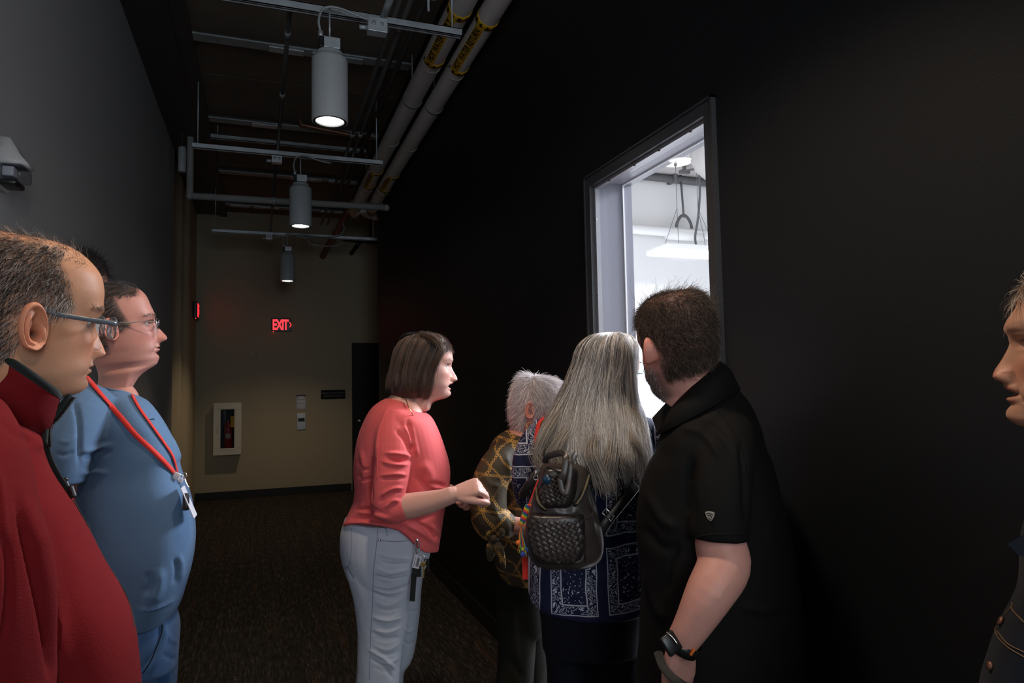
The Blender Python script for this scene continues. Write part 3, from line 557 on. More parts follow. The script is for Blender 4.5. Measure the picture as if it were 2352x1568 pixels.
# ================================================================== PEOPLE: generic builders
def rot_head(phi, pit, rol):
    phi, pit, rol = (math.radians(v) for v in (phi, pit, rol)); f = CF*math.cos(phi)+CR*math.sin(phi); x = np.cross(f, UP)
    f2 = f*math.cos(pit)-UP*math.sin(pit); u2 = np.cross(x, f2); x2 = x*math.cos(rol)+u2*math.sin(rol); u3 = np.cross(x2, f2)
    return A([x2, f2, u3])            # rows: local x (right hand), y (front), z (up) in the world
PROF = [(.1205, -.004, -.034, .006), (.1195, .018, -.058, .030), (.114, .044, -.077, .049), (.101, .067, -.092, .063), (.080, .085, -.102, .072), (.055, .095, -.107, .0765),
        (.033, .0985, -.1075, .078), (.020, .099, -.107, .0775), (.008, .0945, -.105, .0765), (-.004, .0905, -.102, .0755), (-.020, .0905, -.098, .0735), (-.038, .0925, -.092, .0715), (-.055, .0935, -.086, .0690),
        (-.070, .094, -.079, .0660), (-.085, .0895, -.073, .0620), (-.098, .0905, -.069, .0570), (-.108, .087, -.067, .0520), (-.116, .076, -.066, .0490), (-.121, .060, -.065, .0490), (-.126, .042, -.065, .0510), (-.136, .028, -.066, .0530), (-.152, .022, -.067, .0545)]
def smooth01(x): x = np.clip(x, 0, 1); return x*x*(3-2*x)
def gs(v, c, s): return np.exp(-((v-c)/s)**2)
def head_geo(o):
    """o: dict of options. Returns local verts, faces, colours, number of rows above the neck"""
    s = o.get('s', 1.); N = o.get('cols', 150); K = o.get('k', 8); prof = [list(p) for p in PROF]
    for z, dyf, dw, *sg_ in o.get('edit', []):
        for p in prof:
            wgt = math.exp(-((p[0]-z)/(sg_[0] if sg_ else .018))**2); p[1] += dyf*wgt; p[3] += dw*wgt
    q = catmull(prof, K); u = np.linspace(0, 2*np.pi, N, endpoint=False); th = u-.42*np.sin(u)     # theta = 0 is the front, denser there
    rings = []
    for z, yf, yb, w_ in q:
        yc = -.012 if z > -.03 else -.012+.016*smooth01((-.03-z)/.06)
        df, db = max(yf-yc, .004), max(yc-yb, .004); w_ = max(w_, .004); c, sn = np.cos(th), np.sin(th)
        nf = 2.25-.2*smooth01((-.07-z)/.03); f = lambda v, n: np.sign(v)*np.abs(v)**(2/n)
        x = w_*np.where(c > 0, f(sn, nf), f(sn, 2.05)); y = yc+np.where(c > 0, df*f(np.abs(c), nf), -db*f(np.abs(c), 2.05)); rings.append(np.stack([x, y, np.full(N, z)], 1))
    n_up = len(rings); V, Fc = loft(rings, False); V = np.concatenate([V, [rings[0].mean(0)]]); t = len(V)-1; Fc += [(t, (j+1) % N, j) for j in range(N)]
    x, y, z = V.T.copy(); ax = np.abs(x); fr = smooth01((y-.01)/.05)
    nl = o.get('nose', 1.); zz = [.012, .0, -.012, -.025, -.036, -.0435, -.049, -.0535, -.058, -.064]; am = A([0, .0035, .0095, .0155, .0212, .0242, .0246, .0205, .008, 0])*nl
    if 'nose_curve' in o: am = A(o['nose_curve'])
    na = np.interp(z, zz[::-1], am[::-1]); sg = np.interp(z, [-.06, -.045, -.03, .0, .02], [.0135, .0135, .010, .0075, .010])*o.get('nose_w', 1.)
    d = na*np.exp(-(ax/sg)**np.interp(z, [-.05, -.03, 0], [3.0, 2.5, 2.2]))*fr
    d += .0085*gs(ax, .0135, .0055)*gs(z, -.0475, .0075)*fr*nl                                   # nostril wings
    d -= .004*gs(ax, .0195, .003)*gs(z, -.047, .008)*fr
    d -= .0115*gs(ax, .033, .0155)*gs(z, .000, .0125)*fr                                         # sockets
    d += .0052*gs(ax, .033, .014)*gs(z, .0095, .0042)*fr+.0035*gs(ax, .033, .013)*gs(z, -.0095, .004)*fr   # lids
    d += .0035*gs(ax, .028, .017)*gs(z, .021, .008)*fr*o.get('brow', 1.)
    d += .004*gs(ax, .046, .016)*gs(z, -.030, .014)*fr
    mz = -.0725; op = o.get('mouth_open', 0.)
    d += .0050*gs(z, mz+.0055+op*.5, .0045)*np.exp(-(ax/.021)**4)*fr+.0058*gs(z, mz-.0065-op*.5, .0050)*np.exp(-(ax/.020)**4)*fr
    d -= (.0055+op*.9)*gs(z, mz, .0018+op*.35)*np.exp(-(ax/.024)**4)*fr
    d -= .0020*gs(ax, .027, .004)*gs(z, mz, .006)*fr
    d -= .003*gs(ax, 0, .004)*gs(z, -.061, .005)*fr
    fx = .018+(-.048-z)*.45; d -= o.get('fold', .0016)*gs(ax, fx, .0035)*((z < -.042) & (z > -.085))*fr    # smile fold
    d -= .0035*gs(z, -.086, .005)*gs(ax, 0, .022)*fr; d += .003*gs(z, -.101, .009)*gs(ax, 0, .016)*fr
    y += d
    # rear of skull / temples
    x -= np.sign(x)*.004*gs(z, .012, .02)*gs(y, .055, .018)
    V = np.stack([x, y, z], 1)*s
    # colours
    z = z.copy(); base = A(o.get('skin', (.52, .27, .19))); cols = np.tile(base, (len(V), 1))
    def tint(m, c): cols[:] = cols*(1-m[:, None])+A(c)*m[:, None]
    red = base*A([1.0, .62, .58]); tint(.55*np.clip(gs(ax, .040, .022)*gs(z, -.035, .022)*fr+gs(ax, 0, .018)*gs(z, -.043, .014)*fr, 0, 1), red)
    tint(np.clip((gs(z, mz+.0052+op*.5, .0042)+gs(z, mz-.0062-op*.5, .0048))*np.exp(-(ax/.020)**4), 0, 1)*.7*fr, base*A([.85, .42, .42]))
    tint(gs(z, mz, .0014+op*.3)*np.exp(-(ax/.022)**4)*.85*fr, base*.15)
    tint(.5*gs(ax, .033, .016)*gs(z, .0, .012)*fr, base*A([.72, .6, .6]))
    tint(gs(ax, .007, .0032)*gs(z, -.0555, .0022)*fr*.85, base*.12)
    tint(gs(z, .0050-.0035*((ax-.033)/.013)**2, .0013)*smooth01((ax-.018)/.004)*smooth01((.049-ax)/.004)*fr*.85, base*.10); tint(gs(z, .0125, .0016)*gs(ax, .033, .011)*fr*.35, base*.4)
    eb = gs(z, .0215+.006*gs(ax, .036, .014)-.003*smooth01((ax-.045)/.01), .0036)*smooth01((ax-.010)/.006)*smooth01((.056-ax)/.012)*fr*(y/s > .03); tint(eb*o.get('brow_a', .8), o.get('brow_c', (.05, .03, .02)))
    if 'stubble' in o:
        sm = smooth01((-.045-z)/.02)*smooth01((y+.03)/.03)*smooth01((z+.135)/.02); sm *= 1-gs(z, mz, .009)*np.exp(-(ax/.022)**4); tint(sm*o['stubble'][0], o['stubble'][1])
    if 'hair_mask' in o: tint(o['hair_mask'](V/s)*o.get('hair_cover', .9), o['hair_c'])
    return V, Fc, cols, n_up, N
def ear_geo(s, side, tilt=0.15, out=.35, size=1.):
    nr, na = 14, 40; V = []; Fc = []
    for i in range(nr+1):
        r = i/nr
        for j in range(na):
            a = 2*np.pi*j/na; ca, sa = math.cos(a), math.sin(a)       # ca -> backwards, sa -> up
            R_ = .5*(1+.10*math.sin(a)+.14*math.cos(a-.9)+(-.10 if sa < -.6 else 0)*(-sa))
            yy = -ca*r*R_*.038; zz = sa*r*R_*.066-.004*(1-sa)*0
            back = (.5-.5*math.cos(a+math.pi))                        # 1 at the back rim
            rim = gs(r, .90, .085)*.0055*(.35+.65*min(1, back+.6*max(0, sa))); p_, q_ = ca*r, sa*r; anti = gs(r, .58, .10)*.0045*smooth01(back*1.5-.15); con = -.0100*math.exp(-((p_+.12)/.34)**2-((q_+.14)/.40)**2)-.005*math.exp(-((p_+.28)/.12)**2-((q_+.10)/.13)**2)-.004*math.exp(-((p_+.05)/.22)**2-((q_-.50)/.16)**2)
            lobe = .003*gs(sa, -1, .35)*gs(r, .8, .3); tragus = .005*gs(ca, -1., .35)*gs(r, .62, .16)*gs(sa, -.1, .5)
            h = .015+rim+anti+con+lobe+tragus+.006*r*back; V.append((h, yy, zz))
        if i:
            for j in range(na): b = (i-1)*na+j; c = (i-1)*na+(j+1) % na; Fc.append((b, c, c+na, b+na))
    m = len(V)-na
    for j in range(na): x, y, z = V[m+j]; V.append((x-.006, y*.97, z*.97))
    for j in range(na): b = m+j; c = m+(j+1) % na; Fc.append((b, c, c+na, b+na))
    m = len(V)-na
    for j in range(na): x, y, z = V[m+j]; V.append((-.006, y*.5+.006, z*.6))
    for j in range(na): b = m+j; c = m+(j+1) % na; Fc.append((b, c, c+na, b+na))
    V = A(V)*size; V[:, 0] += 0; co, so = math.cos(out), math.sin(out); x = V[:, 0]*co-V[:, 1]*so; y = V[:, 0]*so+V[:, 1]*co; V[:, 0], V[:, 1] = x, y
    ct, st_ = math.cos(tilt), math.sin(tilt); y = V[:, 1]*ct-V[:, 2]*st_; z = V[:, 1]*st_+V[:, 2]*ct; V[:, 1], V[:, 2] = y, z
    V += A([.0745, -.016, -.014]); V *= s
    if side < 0: V[:, 0] *= -1; Fc = [tuple(reversed(f)) for f in Fc]
    return V, Fc
def eye_geo(s, side, y0):
    V, Fc = ball((0, 0, 0), .0122, 20); V = V[:, [0, 2, 1]]      # pole towards the front
    c = np.tile(A([.36, .33, .32]), (len(V), 1)); r = np.hypot(V[:, 0], V[:, 2]); f = V[:, 1] > 0; c[(r < .0058) & f] = (.06, .035, .02); c[(r < .0026) & f] = (.004, .004, .004)
    return (V+A([side*.0325, y0, .0005]))*s, Fc, c
class Person:
    def __init__(s, label, foot, group=None):
        s.e = empty('person', (foot[0], foot[1], 0), label, 'person', group)
    def head(s, pos, phi, pit, rol, o, neck, neck_r=.056, sections=10, flare=.3):
        s.M = rot_head(phi, pit, rol); s.pos = A(pos); s.o = o; s.s = o.get('s', 1.)
        V, Fc, cols, nu, N = head_geo(o); W = s.pos+V@s.M; s.hV = V; s.nrow = nu; s.N = N; s.hW = W; skin = A(o.get('skin', (.52, .27, .19)))
        last = W[(nu-1)*N:nu*N]; c0 = last.mean(0); off = last-c0; neck = A(neck); rings = []
        up0 = s.M[2]; L = np.linalg.norm(neck-c0)
        for t in np.linspace(0, 1, sections+1)[1:]:
            h = c0*(1-t)**2+(c0-up0*L*.5)*2*t*(1-t)+neck*t*t; k = 1+(neck_r/.054/s.s-1)*t+flare*smooth01((t-.55)/.45); rings.append(h+off*k*A([1, 1, 1-.0*t]))
        Vn = np.concatenate(rings); k0 = len(W); Fn = []
        idx = lambda r, j: (nu-1)*N+j if r == 0 else k0+(r-1)*N+j
        for r in range(sections):
            for j in range(N): Fn.append((idx(r, j), idx(r, (j+1) % N), idx(r+1, (j+1) % N), idx(r+1, j)))
        cn = np.tile(cols[(nu-1)*N:nu*N], (sections, 1)); G = np.concatenate([W[:nu*N], Vn]).reshape(-1, N, 3); z0_ = V[:nu*N:N, 2]/s.s; i0_ = int(np.argmax(z0_ < -.119))
        for _ in range(o.get('neck_smooth', 12)): G[i0_:-1] = .5*G[i0_:-1]+.25*(G[i0_-1:-2]+G[i0_+1:])
        W[:nu*N] = G[:nu].reshape(-1, 3); Vn = G[nu:].reshape(-1, 3); VV = np.concatenate([W, Vn]); FF = Fc+Fn; CC = np.concatenate([cols, cn])
        P = [(VV, FF)]; L_ = [CC]
        for sd in ((1, -1) if o.get('ears', True) else ()):
            v, f = ear_geo(s.s, sd, o.get('ear_tilt', .15), o.get('ear_out', .35), o.get('ear_size', 1.)); v[:, 2] += o.get('ear_dz', 0); P.append((s.pos+v@s.M, f)); ec = skin*A([1.05, .8, .75]); cc = np.tile(ec, (len(v), 1)); r_ = (np.arange(15)/14).repeat(40); a_ = np.tile(np.arange(40)*2*np.pi/40, 15); p_, q_ = np.cos(a_)*r_, np.sin(a_)*r_; cc[:600] *= (1-.75*np.exp(-((p_+.25)/.17)**2-((q_+.10)/.20)**2)-.25*np.exp(-((p_+.1)/.35)**2-((q_)/.45)**2))[:, None]; L_.append(cc)  # shade of the ear canal and concha painted into the skin colour
        s.skin_parts = P; s.skin_cols = L_
        s.eyes = []
        if o.get('eyes', True):
            for sd in (1, -1):
                v, f, c = eye_geo(s.s, sd, o.get('eye_y', .0655)); s.eyes.append((s.pos+v@s.M, f, c))
    def add_skin(s, V, Fc, col=None):
        s.skin_parts.append((V, Fc)); c = A(col if col is not None else s.o.get('skin', (.52, .27, .19))); s.skin_cols.append(np.tile(c, (len(V), 1)))
    def finish_body(s):
        for v, f, c in s.eyes: s.skin_parts.append((v, f)); s.skin_cols.append(c)
        V, Fc = join(s.skin_parts); return mk('body', V, Fc, SKIN, s.e, cols=np.concatenate(s.skin_cols))
    def short_hair(s, name, mask, n, length, rad, flow, colf, seed=1, lift=.35, curl=.0, k=5, matname=None, wild=.25):
        """strands rooted on the scalp; mask(local)->prob, flow(local)->local direction along the skin, colf(local, rng)->rgb"""
        rg = np.random.default_rng(seed); V = s.hV/s.s; N, nu = s.N, s.nrow; W = s.hW; Nrm = normals(W, [(i*N+j, (i+1)*N+j, (i+1)*N+(j+1) % N, i*N+(j+1) % N) for i in range(nu-1) for j in range(N)])
        cen = s.pos; sgn = np.sign(((W-cen)*Nrm).sum(1)); Nrm = Nrm*sgn[:, None]
        pr = np.clip(mask(V), 0, 1); q = W[:nu*N].reshape(nu, N, 3); ar = np.linalg.norm(np.roll(q, -1, 1)-q, axis=2)*np.linalg.norm(np.gradient(q, axis=0), axis=2); wgt = np.zeros(len(V)); wgt[:nu*N] = ar.ravel(); pr = pr*wgt; pr /= pr.sum()
        ii = rg.choice(len(V), n, p=pr); root = W[ii]; nn = Nrm[ii]; loc = V[ii]; i2 = ii//N; j2 = ii % N
        t1 = q[np.minimum(i2+1, nu-1), j2]-root*0-q[np.minimum(i2, nu-1), j2]; t2 = q[np.minimum(i2, nu-1), (j2+1) % N]-q[np.minimum(i2, nu-1), j2]; root = root+t1*rg.uniform(-.5, .5, (n, 1))+t2*rg.uniform(-.5, .5, (n, 1))
        fl = flow(loc)@s.M; fl -= nn*(fl*nn).sum(1)[:, None]; fl /= np.linalg.norm(fl, axis=1)[:, None]+1e-9
        fl += rg.normal(size=(n, 3))*wild; L = length*rg.uniform(.55, 1.1, n); P = np.empty((n, k, 3)); ph = rg.uniform(0, 6.28, n); sd = np.cross(nn, fl); sd /= np.linalg.norm(sd, axis=1)[:, None]+1e-9
        for i in range(k):
            t = i/(k-1); up = lift*(t-.5*t*t)*1.2; P[:, i] = root-nn*.001+nn*(L*up)[:, None]+fl*(L*t*(1-.3*up))[:, None]+sd*(curl*np.sin(ph+t*7)*t)[:, None]+nn*(curl*np.cos(ph+t*7)*t)[:, None]
        return strands(name, P, rad, colf(loc, rg), HAIR, s.e, .3)
def loft_hair(name, rows, n, parent, rad, colf, u0=(0., .15), u1=(.8, 1.), ths=(0, 2*math.pi), wave=.004, clump=60, lift=.004, k=14, seed=2, spread=.05, conv=0.5):
    """strands running down a silhouette loft rows=(py, xl, xr, thick, D); th 0 = image right, pi/2 = away from the viewer"""
    rg = np.random.default_rng(seed); rings = sil(rows, 72, 8); Rg = A(rings); cen = Rg.mean(1); m = len(Rg)
    th = rg.uniform(*ths, n); cl = rg.uniform(*ths, clump); a = np.abs(th[:, None]-cl[None]).argmin(1); cth = cl[a]; ca = rg.normal(size=clump); cb = rg.uniform(0, 6.28, clump)
    us = rg.uniform(*u0, n); ue = rg.uniform(*u1, n)*(1-.10*np.abs(ca[a])); P = np.empty((n, k, 3)); of = rg.uniform(-.3, 1, n)*lift; dth = rg.normal(size=n)*spread; ph = rg.uniform(0, 6.28, n); fq = rg.uniform(.8, 1.3, n)
    for i in range(k):
        t = i/(k-1); u = np.clip(us+(ue-us)*t, 0, 1); pull = conv*t**1.5; tt = th*(1-pull)+cth*pull+dth*t+.10*t*np.sin(cb[a]+t*4)
        r = u*(m-1); i0 = np.clip(r.astype(int), 0, m-2); f = r-i0; c = (tt % (2*math.pi))/(2*math.pi)*72; j0 = c.astype(int) % 72; g = c-np.floor(c); j1 = (j0+1) % 72
        p = (Rg[i0, j0]*(1-g)[:, None]+Rg[i0, j1]*g[:, None])*(1-f)[:, None]+(Rg[i0+1, j0]*(1-g)[:, None]+Rg[i0+1, j1]*g[:, None])*f[:, None]; c0 = cen[i0]*(1-f)[:, None]+cen[i0+1]*f[:, None]; out = p-c0; out /= np.linalg.norm(out, axis=1)[:, None]+1e-9
        P[:, i] = p+out*(of+lift*.8*ca[a]*math.sin(math.pi*min(1, t*1.1))+wave*t*np.sin(ph*.3+cb[a]+fq*t*9))[:, None]+CR*(wave*t*np.cos(cb[a]+fq*t*7))[:, None]
    return strands(name, P, rad, colf(th, us, rg), HAIR, parent, .35)
# hands
def hand_geo(W, d, pn, side=1, curl=(.5, .5, .5, .5), thumb=(.6, .4), s=1.):
    """W wrist, d direction to the fingers, pn palm-facing direction, side +1: thumb lies towards d x pn"""
    d = nrm(d); pn = nrm(A(pn)-d*(A(pn)@d)); l = np.cross(d, pn)*side; W = A(W); P = []; a = np.linspace(0, 2*np.pi, 20, endpoint=False); rings = []
    for t, w_, h_, o in ((-.015, .026, .020, 0), (.0, .026, .019, 0), (.025, .033, .018, 0), (.055, .039, .0155, 0), (.080, .040, .013, .001), (.092, .036, .010, .002)):
        f = lambda v: np.sign(v)*np.abs(v)**(2/2.6); rings.append(W+s*(d*t-pn*o)+s*np.outer(f(np.cos(a))*w_, l)+s*np.outer(f(np.sin(a))*h_, pn))
    P.append(loft(rings))
    for k, (off, L, r) in enumerate(((.028, (.040, .024, .020), .0098), (.0095, (.044, .028, .021), .0100), (-.0095, (.041, .026, .020), .0095), (-.027, (.032, .020, .018), .0085))):
        p = W+s*(d*.083+l*off); pts = [p-d*.012*s, p]; ang = 0
        for b, Ls in zip((1.15, 1.35, .8), L): ang += curl[k]*b; pts.append(pts[-1]+s*Ls*(d*math.cos(ang)+pn*math.sin(ang)+l*off*.25))
        P.append(tube(pts, A([1.05, 1.05, 1., .93, .8])*r*s, 12, 2))
    sp, cu = thumb; p = W+s*(d*.022+l*.024+pn*.004); q = nrm(d*math.cos(sp)+l*math.sin(sp)+pn*.25); pts = [p, p+q*.040*s]; q2 = nrm(q*math.cos(cu)+(pn*.6+d*.5-l*.4)*math.sin(cu)); pts.append(pts[-1]+q2*.032*s); q3 = nrm(q2*math.cos(cu)+(pn*.6-l*.5)*math.sin(cu)); pts.append(pts[-1]+q3*.025*s)
    P.append(tube(pts, A([.0145, .0125, .0110, .0090])*s, 12, 3)); return join(P)
def shoe(p, d, L=.28, W=.1, name='shoe', par=None, mat='black_plastic'):
    """p ankle point on the floor"""
    d = nrm(A([d[0], d[1], 0])); s = np.cross(d, UP); rings = []; a = np.linspace(0, 2*np.pi, 20, endpoint=False)
    for t, w_, h_ in ((-.30, .25, .05), (-.28, .36, .2), (-.15, .40, .30), (.05, .40, .34), (.25, .44, .26), (.45, .48, .19), (.62, .42, .15), (.69, .25, .09), (.70, .15, .04)):
        c = A(p)+d*t*L; y = np.sin(a); z = np.where(y < 0, 0, y*h_*L)*1.; rings.append(A([c[0], c[1], .004])+np.outer(np.sign(np.cos(a))*np.abs(np.cos(a))**.8*w_*W, s)+np.outer(z, UP))
    V, Fc = loft(rings); o = mk(name, V, Fc, mat, par); mk('shoe_sole', *loft([r*A([1, 1, 0])+A([0, 0, z]) for z in (.0, .014) for r in [np.concatenate([A(rings)[:, 0], A(rings)[::-1, 10]])]]), 'ink', o); return o
def legs(par, hip, feet, rt, rk, ra, mat, voxel=.012, name='trousers', extra=(), fl=(), smooth=6, noise=.002, top=None):
    """hip: (left hip pt, right hip pt)"""
    P = list(extra)
    for h, f in zip(hip, feet):
        h, f = A(h), A(f); kn = (h+f)/2+A([0, 0, -.02]); P.append(tube([h+A([0, 0, .06]), h, h*.6+kn*.4, kn, kn*.5+f*.5, A([f[0], f[1], .10])], [rt*.9, rt, rt*.88, rk, rk*.95, ra], 20, 3, dome=False))
    if top is not None: P.append(top)
    V, Fc = remesh(*join(P), voxel, smooth); V = folds(V, Fc, fl, noise, 22); return mk(name, V, Fc, mat, par)
# ================================================================== THE PEOPLE
SK = (.52, .27, .19)
def hairlin(dark, pale, amount):    # colour chooser: amount(local) = share of grey strands
    def f(loc, rg):
        g = rg.uniform(size=len(loc)) < amount(loc); v = rg.uniform(.6, 1.4, (len(loc), 1)); return np.where(g[:, None], A(pale), A(dark))*v
    return f
chain = NT('olive satin with gold chains', .62, .3); v = chain.coord((1, 1, 1), (0, 0, math.radians(20.1))); sx = chain.n('ShaderNodeSeparateXYZ'); chain.l(v, sx.inputs[0]); X_, Z_ = sx.outputs[0], sx.outputs[2]
nz = chain.noise(v, 7, 2); X_ = chain.math('ADD', X_, chain.math('MULTIPLY', nz, .12))
def chain_mask(t, ux, uz, k, fq):
    a = t.math('ADD', t.math('MULTIPLY', X_, ux*k), t.math('MULTIPLY', Z_, uz*k)); b = t.math('ADD', t.math('MULTIPLY', X_, -uz*fq), t.math('MULTIPLY', Z_, ux*fq))
    da = t.math('MULTIPLY', t.math('SUBTRACT', t.math('FRACT', a), .5), fq/k); db = t.math('SUBTRACT', t.math('FRACT', b), .5); r = t.math('SQRT', t.math('ADD', t.math('MULTIPLY', t.math('MULTIPLY', da, da), 1.6), t.math('MULTIPLY', db, db)))
    return t.math('LESS_THAN', t.math('ABSOLUTE', t.math('SUBTRACT', r, .42)), .15)
m1 = chain.math('MAXIMUM', chain_mask(chain, .8, .6, 19, 105), chain_mask(chain, -.75, .66, 14, 98)); m1 = chain.math('MAXIMUM', m1, chain_mask(chain, .15, .98, 9, 110))
m1 = chain.math('MULTIPLY', m1, chain.ramp(chain.noise(v, 16, 2), [(.38, .2), (.5, 1)]))
chain.col(chain.mix(m1, (.050, .039, .021), (.40, .22, .05))); chain.bump(m1, .3, .001); MT['chain'] = chain.m
ban = NT('navy bandana print', .75, .25); v = ban.coord((1, 1, 1), (0, 0, math.radians(20.1))); sx = ban.n('ShaderNodeSeparateXYZ'); ban.l(v, sx.inputs[0]); wz = ban.noise(v, 5, 2)
U_ = ban.math('FRACT', ban.math('MULTIPLY', ban.math('ADD', sx.outputs[0], ban.math('MULTIPLY', wz, .03)), 6.4)); V_ = ban.math('FRACT', ban.math('MULTIPLY', ban.math('ADD', sx.outputs[2], ban.math('MULTIPLY', wz, .03)), 4.6))
eu = ban.math('MULTIPLY', ban.math('SUBTRACT', .5, ban.math('ABSOLUTE', ban.math('SUBTRACT', U_, .5))), 1.); ev = ban.math('MULTIPLY', ban.math('SUBTRACT', .5, ban.math('ABSOLUTE', ban.math('SUBTRACT', V_, .5))), 1.35); e_ = ban.math('MINIMUM', eu, ev)
ln1 = ban.math('LESS_THAN', ban.math('ABSOLUTE', ban.math('SUBTRACT', e_, .10)), .010); ln2 = ban.math('LESS_THAN', ban.math('ABSOLUTE', ban.math('SUBTRACT', e_, .28)), .012)
sw = ban.math('LESS_THAN', ban.math('ABSOLUTE', ban.math('SUBTRACT', ban.math('FRACT', ban.math('MULTIPLY', ban.noise(v, 26, 2, .5, 1.6), 9.)), .5)), .15); band = ban.math('MULTIPLY', ban.math('GREATER_THAN', e_, .12), ban.math('LESS_THAN', e_, .26))
inner = ban.math('MULTIPLY', ban.math('GREATER_THAN', e_, .31), ban.math('GREATER_THAN', ban.noise(v, 160, 1), .64)); mk_ = ban.math('MAXIMUM', ban.math('MAXIMUM', ln1, ln2), ban.math('MAXIMUM', ban.math('MULTIPLY', sw, band), inner))
ban.col(ban.mix(ban.math('MULTIPLY', mk_, .75), (.010, .013, .045), (.62, .64, .74))); ban.bump(ban.noise(v, 700, 2), .3, .001); MT['bandana'] = ban.m
MT['seam_thread'] = cloth('grey blue seam', (.20, .23, .31), .8, .1, 900, .2, 0)
MT.update(fleece=cloth('red fleece', (.155, .0065, .009), .95, .22, 420, .6, 0), fleece_dark=cloth('black fleece trim', (.012, .016, .016), .9, .1, 300, .4),
          blue_tee=cloth('heather blue jersey', (.080, .148, .255), .9, .14, 900, .35, .05, (1, 1, 9)), denim=cloth('blue denim', (.055, .125, .27), .85, .35, 1100, .5, .1, (3, 3, 30)),
          salmon=cloth('salmon jersey', (.66, .108, .110), .72, .06, 1000, .15, .04), pale_denim=cloth('pale grey blue denim', (.42, .46, .54), .85, .06, 1200, .3, .15),
          olive=cloth('dark olive trousers', (.010, .010, .006), .85, .1, 900, .3, 0), navy=cloth('navy trousers', (.004, .005, .010), .85, .1, 900, .3, 0), blackshirt=cloth('black woven shirt', (.0048, .0045, .0042), .8, .08, 1100, .25, 0),
          khaki=cloth('grey brown trousers', (.045, .04, .034), .85, .1, 900, .3), dark_denim=cloth('dark denim', (.007, .009, .016), .85, .3, 1100, .4, .1), charcoal=cloth('charcoal cloth', (.02, .02, .022), .85, .1, 900, .3),
          leather=paint('worn brown grey leather', (.045, .034, .030), .38, .45, 16, .35, 150, .55), leather_dark=paint('dark woven leather', (.018, .014, .013), .36, .35, 22, .3, 200, .6),
          thread=paint('tan thread', (.18, .11, .05), .7, .1, 20, 0), tooth=paint('tooth enamel', (.6, .55, .48), .3, 0, 5, 0))

# ------------------------------------------------------------------ woman in the salmon top (centre)
p3 = Person('woman in a salmon pink top and pale jeans talking with raised hands', (.50, 2.30))
SK3 = (.60, .335, .275)
def hm3(V): return smooth01((V[:, 2]-(.052+.35*np.maximum(0, -(V[:, 1]-.06)*-1)))/.01)*(V[:, 1] > -.2)
p3.head((.528, 2.303, 1.572), 80, 2, 0, dict(s=.95, skin=SK3, ears=False, mouth_open=.010, nose=1.0, nose_w=.9, fold=.003, brow_c=(.09, .045, .03), brow_a=.8, eye_y=.0640, k=8, cols=150, edit=[(-.10, .002, -.003)],
    hair_mask=lambda V: smooth01((V[:, 2]-.060-.25*np.abs(V[:, 0])*0)/.008)+smooth01((-.0-V[:, 1])/.01)*(V[:, 2] > -.06), hair_c=(.05, .028, .018)), at(925, 925, 2.36), .052)
D3 = 2.34
top_rows = [(912, 892, 948, .17, D3, 2.2, 16), (922, 872, 966, .27, D3, 2.2, 22), (938, 852, 982, .35, D3, 2.2, 12), (965, 836, 996, .40, D3), (1005, 821, 1014, .41, D3), (1050, 813, 1029, .40, D3), (1085, 812, 1034, .38, D3), (1120, 814, 1031, .355, D3), (1150, 812, 1025, .35, D3), (1180, 800, 1019, .37, D3), (1200, 790, 1014, .385, D3, 2.3, 10), (1214, 787, 1007, .395, D3, 2.3, 48)]
nar = [at(908, 968, 2.22), at(903, 1020, 2.16), at(900, 1085, 2.13), at(891, 1150, 2.12), at(905, 1168, 2.12), at(931, 1162, 2.12)]
near_sl = tube(nar, [.064, .060, .056, .052, .046, .0415], 24, 4, dome=False)
far_sl = tube([at(940, 972, 2.46), at(950, 1050, 2.52), at(955, 1130, 2.55), at(985, 1140, 2.53)], [.06, .055, .048, .043], 20, 4, dome=False)
TR = sil(top_rows); a_ = np.linspace(0, 2*np.pi, 44, endpoint=False); nrf = np.clip(-np.sin(a_), 0, 1)*(1-.75*smooth01((np.cos(a_)-.1)/.6))
for i_, w_ in zip(range(-13, 0), np.linspace(0, 1, 13)): TR[i_] = TR[i_]+np.outer(nrf*.078*w_, UP)
V, Fc = remesh(*join([loft(TR), near_sl, far_sl]), .0034, 5)
